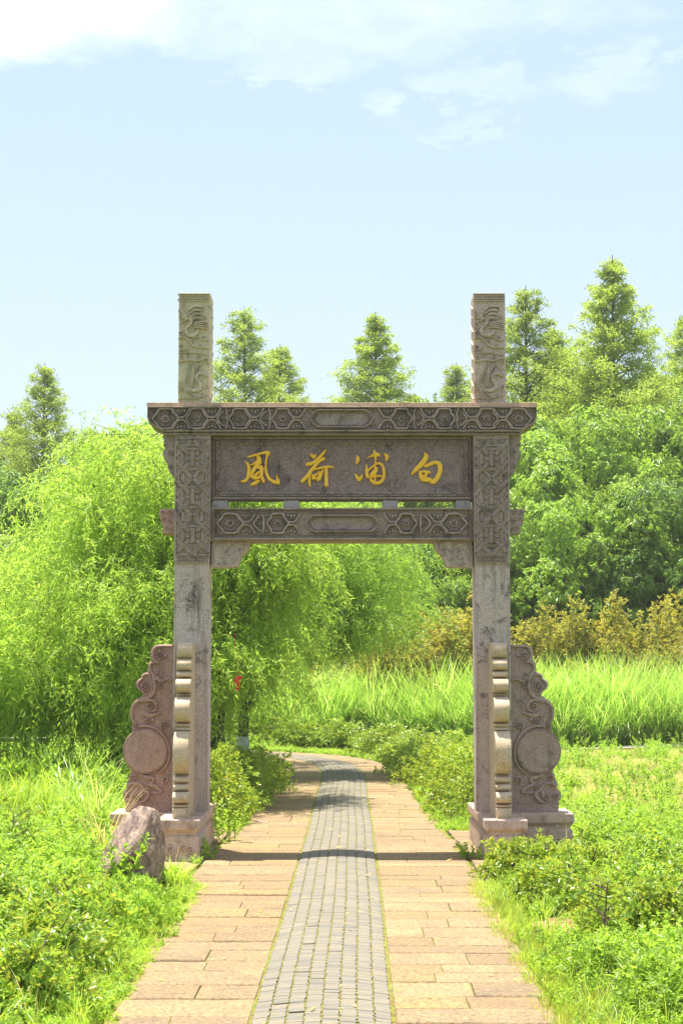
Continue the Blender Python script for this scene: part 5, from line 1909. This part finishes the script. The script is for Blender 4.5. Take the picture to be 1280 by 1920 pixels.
def build_sapling(x, y, H, label, lean=(.05, 0)):
    t = empty('sapling', (x, y, float(ground_z(x, y))), label, 'sapling')
    mb = MB(); rd = random.Random(int(x * 100))
    mb.tube([(0, 0, -.02), (lean[0] * .5, 0, H * .5), (lean[0], lean[1], H)], [.009, .006, .003], 6)
    T = []; A = []
    for i in range(16):
        a = rd.uniform(0, 6.28); z = H * rd.uniform(.4, 1)
        e = Vector((math.cos(a) * .16, math.sin(a) * .16, z + rd.uniform(.02, .12)))
        mb.tube([(lean[0] * z / H, 0, z), e], [.004, .0015], 4)
        for q in (.5, .8, 1):
            T.append((lean[0] * z / H + (e.x - lean[0] * z / H) * q, e.y * q, z + (e.z - z) * q)); A.append((e.x, e.y, .12))
    mb.build('stem', M['twig'], t, smooth=True)
    V, F = whorls(np.array(T), np.array(A), 6, .05, .02, .8, True)
    link_mesh('leaves', np_mesh('leaves', V, [F]), M['azalea'], t)


build_sapling(1.42, 9.0, .48, 'thin stemmed sapling on the right near the lower edge')
build_sapling(1.50, 11.0, .34, 'thin twiggy sapling beside the bare soil patch', (.04, .02))
build_sapling(-2.55, 12.9, .5, 'bare stemmed sapling at the left edge', (-.06, 0))


# arching grass clumps
def clump(name, x, y, n, r, L, Wd, arch, mat, label):
    me = tuft_mesh(name, n, r, L, Wd, arch, M[mat], 5)
    o = link_mesh(name, me)
    o.location = (x, y, float(ground_z(x, y)))
    setp(o, label, 'grass clump')
    return o


clump('grass_clump', -1.26, 12.3, 190, .06, .34, .006, .95, 'grass', 'fine arching grass clump at the right foot of the boulder')
clump('grass_clump', -2.35, 15.6, 90, .16, 1.0, .011, .95, 'reed', 'pale arching grass clump left of the wing panel')
clump('grass_clump', -2.75, 16.6, 90, .18, 1.05, .011, .9, 'reed', 'second pale arching grass clump farther left')
clump('grass_clump', -2.05, 14.1, 50, .1, .75, .010, .9, 'dry', 'thin straw coloured grass clump before the left wing pedestal')
clump('grass_clump', -3.5, 20.0, 60, .2, .75, .035, .5, 'reed', 'broad bladed clump under the stone rail')
clump('grass_clump', 1.60, 13.75, 10, .03, .30, .012, .25, 'reed', 'few upright blades in the corner of the right pedestals')


# ------------------------------------------------------------ stone rail, ribbon, flowers, litter
def build_rail():
    D = 24.0
    t = empty('stone_rail', (gx(20, D), D, 0), 'low pale stone rail under the willow at the left edge', 'railing')
    x1 = gx(96, D)
    z0 = pix(40, 1391, D)[1]; z1 = pix(40, 1383, D)[1]
    x = -1.6
    rd = random.Random(2)
    mat = plain_mat('pale_rail_stone', (.50, .46, .38), .85, 25)
    end = x1 - gx(20, D)
    while x < end:
        w = rd.uniform(.10, .16)
        mb = MB(); mb.box(x, min(x + w - .006, end), -.07, .07, z0, z1)
        mb.build('rail_stone', mat, t, bevel=.006, segs=1)
        x += w
    for xx in (-1.2, .27):
        mb = MB(); mb.box(xx - .03, xx + .03, -.05, .05, -.05, z0 + (.36 if xx > 0 else 0))
        mb.build('rail_post', M['bark_pale'], t, bevel=.006, segs=1)


build_rail()


def build_ribbon():
    D = 20.2
    x, z = pix(446, 1276, D - 1.3)
    mb = MB()
    for k, (ox, ln) in enumerate(((0, .13), (.014, .11), (-.012, .09))):
        V = []
        for i in range(7):
            q = i / 6
            V.append((ox + .012 * math.sin(q * 5 + k) - .022, .006 * math.cos(q * 7), .05 - q * ln * 1.25)); V.append((ox + .012 * math.sin(q * 5 + k) + .022, .006 * math.cos(q * 7 + 1), .05 - q * ln * 1.25))
        V2 = [(a, b + .003, c) for a, b, c in V]
        n = len(V)
        F = [(2 * i, 2 * i + 1, 2 * i + 3, 2 * i + 2) for i in range(6)]
        F += [tuple(n + j for j in f[::-1]) for f in F]
        F += [(2 * i, 2 * i + 2, n + 2 * i + 2, n + 2 * i) for i in range(6)] + [(2 * i + 1, n + 2 * i + 1, n + 2 * i + 3, 2 * i + 3) for i in range(6)]
        mb.add(V + V2, F)
    mb.tube([(0, 0, .05), (0, 0, .16), (-.03, .02, .30), (-.05, .06, .55)], .003, 4)
    o = mb.build('red_ribbon', plain_mat('red_cloth', (.80, .02, .015), .6, 50, .2), fix=True)
    o.location = (x, D - 1.3, z)
    setp(o, 'red cloth ribbon hanging in the willow above the white painted trunk', 'ribbon')


build_ribbon()


def build_flower(px, py, D, col, label, s=.035):
    x, z = pix(px, py, D)
    g0 = float(ground_z(x, D))
    t = empty('orange_flower' if col[1] > .15 else 'flower', (x, D, g0), label, 'flower')
    mb = MB(); mb.tube([(0, 0, -.02), (.01, 0, (z - g0) * .6), (0, 0, z - g0)], .003, 5)
    mb.build('stem', M['weed'], t)
    n = 11
    a = np.linspace(0, 6.283, n, endpoint=False)
    A = np.stack([np.cos(a), np.sin(a), np.full(n, .55)], 1)
    V, F = leaves(np.tile([[0, 0, z - g0]], (n, 1)), A, s, s * .55, None, True, .05)
    link_mesh('petals', np_mesh('petals', V, [F]), plain_mat('petal', col, .5), t)


build_flower(1, 1412, 20.2, (.85, .36, .01), 'orange flower at the left edge below the rail, lower of two', .055)
build_flower(2, 1419, 19.9, (.85, .36, .01), 'orange flower at the left edge nearest to the viewer', .05)
build_flower(12, 1410, 20.4, (.80, .32, .01), 'small orange bud just right of the edge flowers', .03)
build_flower(1044, 1550, 12.9 + 1.5, (.75, .75, .72), 'small white wildflower in the weeds right of the wing pedestal', .022)


def build_litter():
    mb = MB()
    rd = random.Random(4)
    x0, y0 = gx(490, 17.3), 17.3
    for i in range(5):
        x = x0 - .06 + i * .03; y = y0 + rd.uniform(-.02, .02)
        mb.add([(x, y, .012), (x + .026, y + .004, .02), (x + .022, y + .02, .012), (x + .002, y + .016, .022)], [(0, 1, 2, 3)])
    o = mb.build('paper_scrap', plain_mat('scrap_paper', (.75, .75, .72), .7), fix=False)
    setp(o, 'torn scrap of white paper on the path behind the left post', 'litter')


build_litter()


# ------------------------------------------------------------ ground cover (stuff)
def rand_pts(x0, x1, y0, y1, dens, off_path=1.0, extra=None):
    n = int((x1 - x0) * (y1 - y0) * dens)
    x = rng.uniform(x0, x1, n); y = rng.uniform(y0, y1, n)
    m = np.ones(n, bool)
    # only what the view cone and a step to its side can see
    m &= np.abs(x) < y * .30 + 1.2
    d = path_dist(x, y)
    m &= d > off_path
    # keep the apron and pedestals clear
    m &= ~((np.abs(x) < 2.18) & (y > 13.3) & (y < 16.05))
    m &= ~((np.abs(x) < 1.62) & (y > 12.7) & (y < 16.5))
    m &= ~(((x + 1.52) / .34) ** 2 + ((y - 11.9) / .62) ** 2 < 1)
    if extra is not None: m &= extra(x, y)
    x = x[m]; y = y[m]
    return np.stack([x, y, ground_z(x, y) - .005], 1)


herbs = [herb_mesh('h%d' % i, 7, .07, h, l, w, k, M['weed'], lv) for i, (h, l, w, k, lv) in enumerate(((.16, .045, .018, 5, 4), (.24, .06, .016, 5, 5), (.12, .04, .022, 6, 3), (.30, .055, .014, 4, 7)))]
tuft = [tuft_mesh('t%d' % i, n, r, L, w, a, M['grass'], 3) for i, (n, r, L, w, a) in enumerate(((36, .05, .13, .005, .6), (30, .06, .20, .006, .7), (26, .04, .28, .006, .8)))]
redt = [tuft_mesh('r%d' % i, n, r, L, w, a, M['redstem'], 3) for i, (n, r, L, w, a) in enumerate(((26, .05, .15, .004, .2), (24, .05, .2, .004, .25)))]

pts = rand_pts(-9, -1.0, 6.5, 34, 46, 1.16)
scatter('weeds', pts, herbs, rng.uniform(.6, 1.25, len(pts)) * np.clip(.55 + np.abs(pts[:, 0] + 1.1) * .7, .5, 1.15), 'low leafy weeds carpeting the ground left of the path', 'weeds')
pts = rand_pts(1.0, 9, 6.5, 30, 40, 1.12, lambda x, y: (((x - 1.42) / .22) ** 2 + ((y - 10.4) / .35) ** 2 > 1) & (((x - 1.5) / .12) ** 2 + ((y - 7.9) / .2) ** 2 > 1) & ((y < 16.8) | (x < 2.0)))
scatter('weeds', pts, herbs, rng.uniform(.6, 1.2, len(pts)) * np.clip(.5 + np.abs(pts[:, 0] - 1.1) * .7, .5, 1.1), 'low leafy weeds carpeting the ground right of the path', 'weeds')
pts = rand_pts(-9, -1.0, 6.5, 34, 34, 1.06)
scatter('grass', pts, tuft, rng.uniform(.6, 1.2, len(pts)), 'green grass between the weeds left of the path', 'grass')
pts = rand_pts(1.0, 9, 6.5, 33, 42, 1.02, lambda x, y: ((y < 17.5) | (x < 2.3)) & (((x - 1.42) / .18) ** 2 + ((y - 10.4) / .3) ** 2 > 1))
scatter('grass', pts, tuft, rng.uniform(.5, 1.1, len(pts)), 'green grass between the weeds right of the path', 'grass')
# verge along the path behind the gate and round the bend
pts = rand_pts(-4, 3, 16, 37, 120, 1.0, lambda x, y: path_dist(x, y) < 1.75)
scatter('verge_grass', pts, tuft + herbs[:1], rng.uniform(.4, .85, len(pts)), 'bright short grass fringing the path beyond the gate', 'grass')
# reddish upright grass at the near right edge
pts = rand_pts(.95, 1.45, 6.8, 12.3, 260, 1.0, lambda x, y: x < 1.06 + .12 * (1 + hash2(y * 3, x)) + (12 - y) * .012)
scatter('edge_grass', pts, redt + tuft[:2], rng.uniform(.35, .85, len(pts)), 'thin upright grass with reddish stems along the near right path edge', 'grass')
pts = rand_pts(-1.5, -.95, 6.8, 12.3, 300, .985, lambda x, y: x > -1.42)
scatter('edge_grass', pts, tuft + herbs[:1] + redt[:1], rng.uniform(.35, .8, len(pts)), 'grass and sprouts along the near left path edge', 'grass')
# iris-like blades under the willow at the left
bl_ = [tuft_mesh('b%d' % i, 22, .10, L, .016, .45, M['grass'], 4) for i, L in enumerate((.5, .65))]
pts = rand_pts(-7, -2.2, 15.5, 21.5, 14, 1.2, lambda x, y: x < -2.2 - (y - 15) * .12)
scatter('long_grass', pts, bl_, rng.uniform(.7, 1.15, len(pts)), 'long upright grass at the left below the big willow', 'grass')
# dry pale lawn to the right
dr = [tuft_mesh('d%d' % i, 24, .10, L, .006, .7, M['dry'], 3) for i, L in enumerate((.10, .16))]
pts = rand_pts(2.0, 13, 16.5, 32.5, 95, 1.2)
pts2 = rand_pts(2.0, 13, 16.5, 33, 5, 1.2)
scatter('meadow_weeds', pts2, herbs, rng.uniform(.5, 1.3, len(pts2)), 'scattered rough weeds standing in the pale lawn on the right', 'weeds')
scatter('dry_grass', pts, dr + [tuft[0]], rng.uniform(.5, 1.2, len(pts)), 'pale dry lawn between the right wing panel and the reeds', 'grass')
# a gravel strip between lawn and reeds, a bare patch of red soil
def flat_patch(name, pts, mat):
    mb = MB(); mb.add(pts, [tuple(range(len(pts)))])
    o = mb.build(name, mat, fix=False)
    return setp(o, kind='structure')


GR = plain_mat('grey_gravel', (.34, .29, .25), .9, 30, .5)
xs_ = np.linspace(4.4, 15, 24)
flat_patch('gravel_strip', [(x, 32.75 + .05 * math.sin(x * 3), float(ground_z(x, 32.8)) + .06) for x in xs_] + [(x, 33.25 + .06 * math.sin(x * 2.3), float(ground_z(x, 33.2)) + .06) for x in xs_[::-1]], GR)
SO = plain_mat('red_soil', (.30, .15, .075), .95, 35, .5)
for (cx_, cy_, ra, rb) in ((1.42, 10.4, .20, .33), (1.5, 7.9, .11, .2)):
    flat_patch('bare_soil', [(cx_ + ra * math.cos(a) * (1 + .15 * math.sin(a * 3)), cy_ + rb * math.sin(a) * (1 + .12 * math.cos(a * 4)), float(ground_z(cx_, cy_)) + .025) for a in np.linspace(0, 6.1, 18)], SO)
pts = rand_pts(-5, 5, 6.8, 19, 1.6, 1.15)
scatter('dry_stems', pts, [tuft_mesh('ds%d' % i, 7, .05, L, .005, .5, M['dry'], 4) for i, L in enumerate((.35, .5))], rng.uniform(.6, 1.1, len(pts)), 'single straw coloured stems standing among the weeds', 'dry grass')
# reed bed
rd_ = [tuft_mesh('reed%d' % i, 30, .16, L, .027, a, M['reed'], 6) for i, (L, a) in enumerate(((1.9, .55), (1.75, .75), (2.0, .42), (1.6, .9)))]
n = 8600
x = rng.uniform(-4.5, 16, n); y = rng.uniform(33.3, 37.2, n)
front = np.interp(x, [-4.5, .5, 2.2, 4.4, 16], [35.5, 35.5, 34.9, 33.7, 33.6]) + hash2(x * 1.3, x) * .25
m = y > front
x, y = x[m], y[m]
pts = np.stack([x, y, ground_z(x, y)], 1)
fr = np.clip((pts[:, 1] - np.interp(pts[:, 0], [-4.5, .5, 2.2, 4.4, 16], [35.5, 35.5, 34.9, 33.7, 33.6])) / 1.0, 0, 1)
scatter('reed_bed', pts, rd_, (.62 + .30 * fr) * np.where(rng.uniform(size=len(pts)) < .12, 1.2, rng.uniform(.80, 1.06, len(pts))), 'tall bright green reeds in a dense bed beyond the lawn', 'reeds')
# far grass floor under the trees
pts = rand_pts(-16, 16, 37, 50, 6, 1.2)
scatter('woodland_undergrowth', pts, rd_[3:] + bl_, rng.uniform(.5, 1.0, len(pts)), 'undergrowth below the trees behind the reeds', 'undergrowth')


# fallen leaves on the paving
P_ = []
_r = random.Random(17)
for _i in range(170):
    _x, _y, _a = cl_at(_r.uniform(3.1, 22))
    _u = _r.uniform(-1.0, 1.0)
    P_.append((_x + _u, _y, .004 + .03 * max(0, 1 - (_u / .355) ** 2)))
_P = np.zeros((1, 3)); _lf = []
for _k in range(3):
    _V, _F = leaves(np.array([[0, 0, .002]]), np.array([[1, 0, .08]]), .035 + .01 * _k, .012 + .003 * _k, np.array([[0, .2, 1.0]]), True, .0, .3)
    _m = np_mesh('fallen%d' % _k, _V, [_F]); _m.materials.append(M['dry'] if _k else M['redstem']); _lf.append(_m)
scatter('fallen_leaves', np.array(P_), _lf, rng.uniform(.5, 1.2, len(P_)), 'small dry leaves lying loose on the paving', 'fallen leaves')


# moss and sprouts in the joints
def build_joints():
    P = []
    rr = random.Random(9)
    for i in range(4200):          # along both edges of the brick strip
        s = rr.uniform(3.0, 27)
        x, y, a = cl_at(s)
        u = rr.choice([-1, 1]) * (HALF + rr.uniform(-.006, .010))
        if rr.random() < .62: u = (-HALF + .65 * rr.randint(1, 7) / 8) + rr.uniform(-.004, .004)
        if abs(u) < HALF - .01 and rr.random() < .25: continue
        z = .030 * max(0, 1 - (u / (HALF + .03)) ** 2) - .006
        P.append((x + u * math.cos(a), y + u * math.sin(a), z))
    for i in range(900):           # cross joints of the slabs
        s = rr.uniform(3.0, 24)
        x, y, a = cl_at(s)
        u = rr.choice([-1, 1]) * rr.uniform(HALF + .03, 1.0)
        if rr.random() < .5:
            u = math.copysign(rr.uniform(.85, 1.05), u)
        for k in range(rr.randint(1, 4)):
            P.append((x + u + rr.uniform(-.04, .04), y + rr.uniform(-.01, .01), -.008))
    for i in range(240):
        sd_ = rr.choice([-1, 1]); y = rr.uniform(12.6, 16.2)
        P.append((sd_ * (rr.uniform(1.06, 1.14)), y, -.008))
    P = np.array(P)
    pr = [tuft_mesh('j%d' % i, 14, .018, L, .0035, .8, M['grass'], 2) for i, L in enumerate((.022, .034))] + [tuft_mesh('j3', 12, .016, .024, .004, .9, M['redstem'], 2)]
    scatter('joint_moss', P, pr, rng.uniform(.5, 1.15, len(P)), 'moss and tiny grass sprouting in the joints of the paving', 'moss')


build_joints()
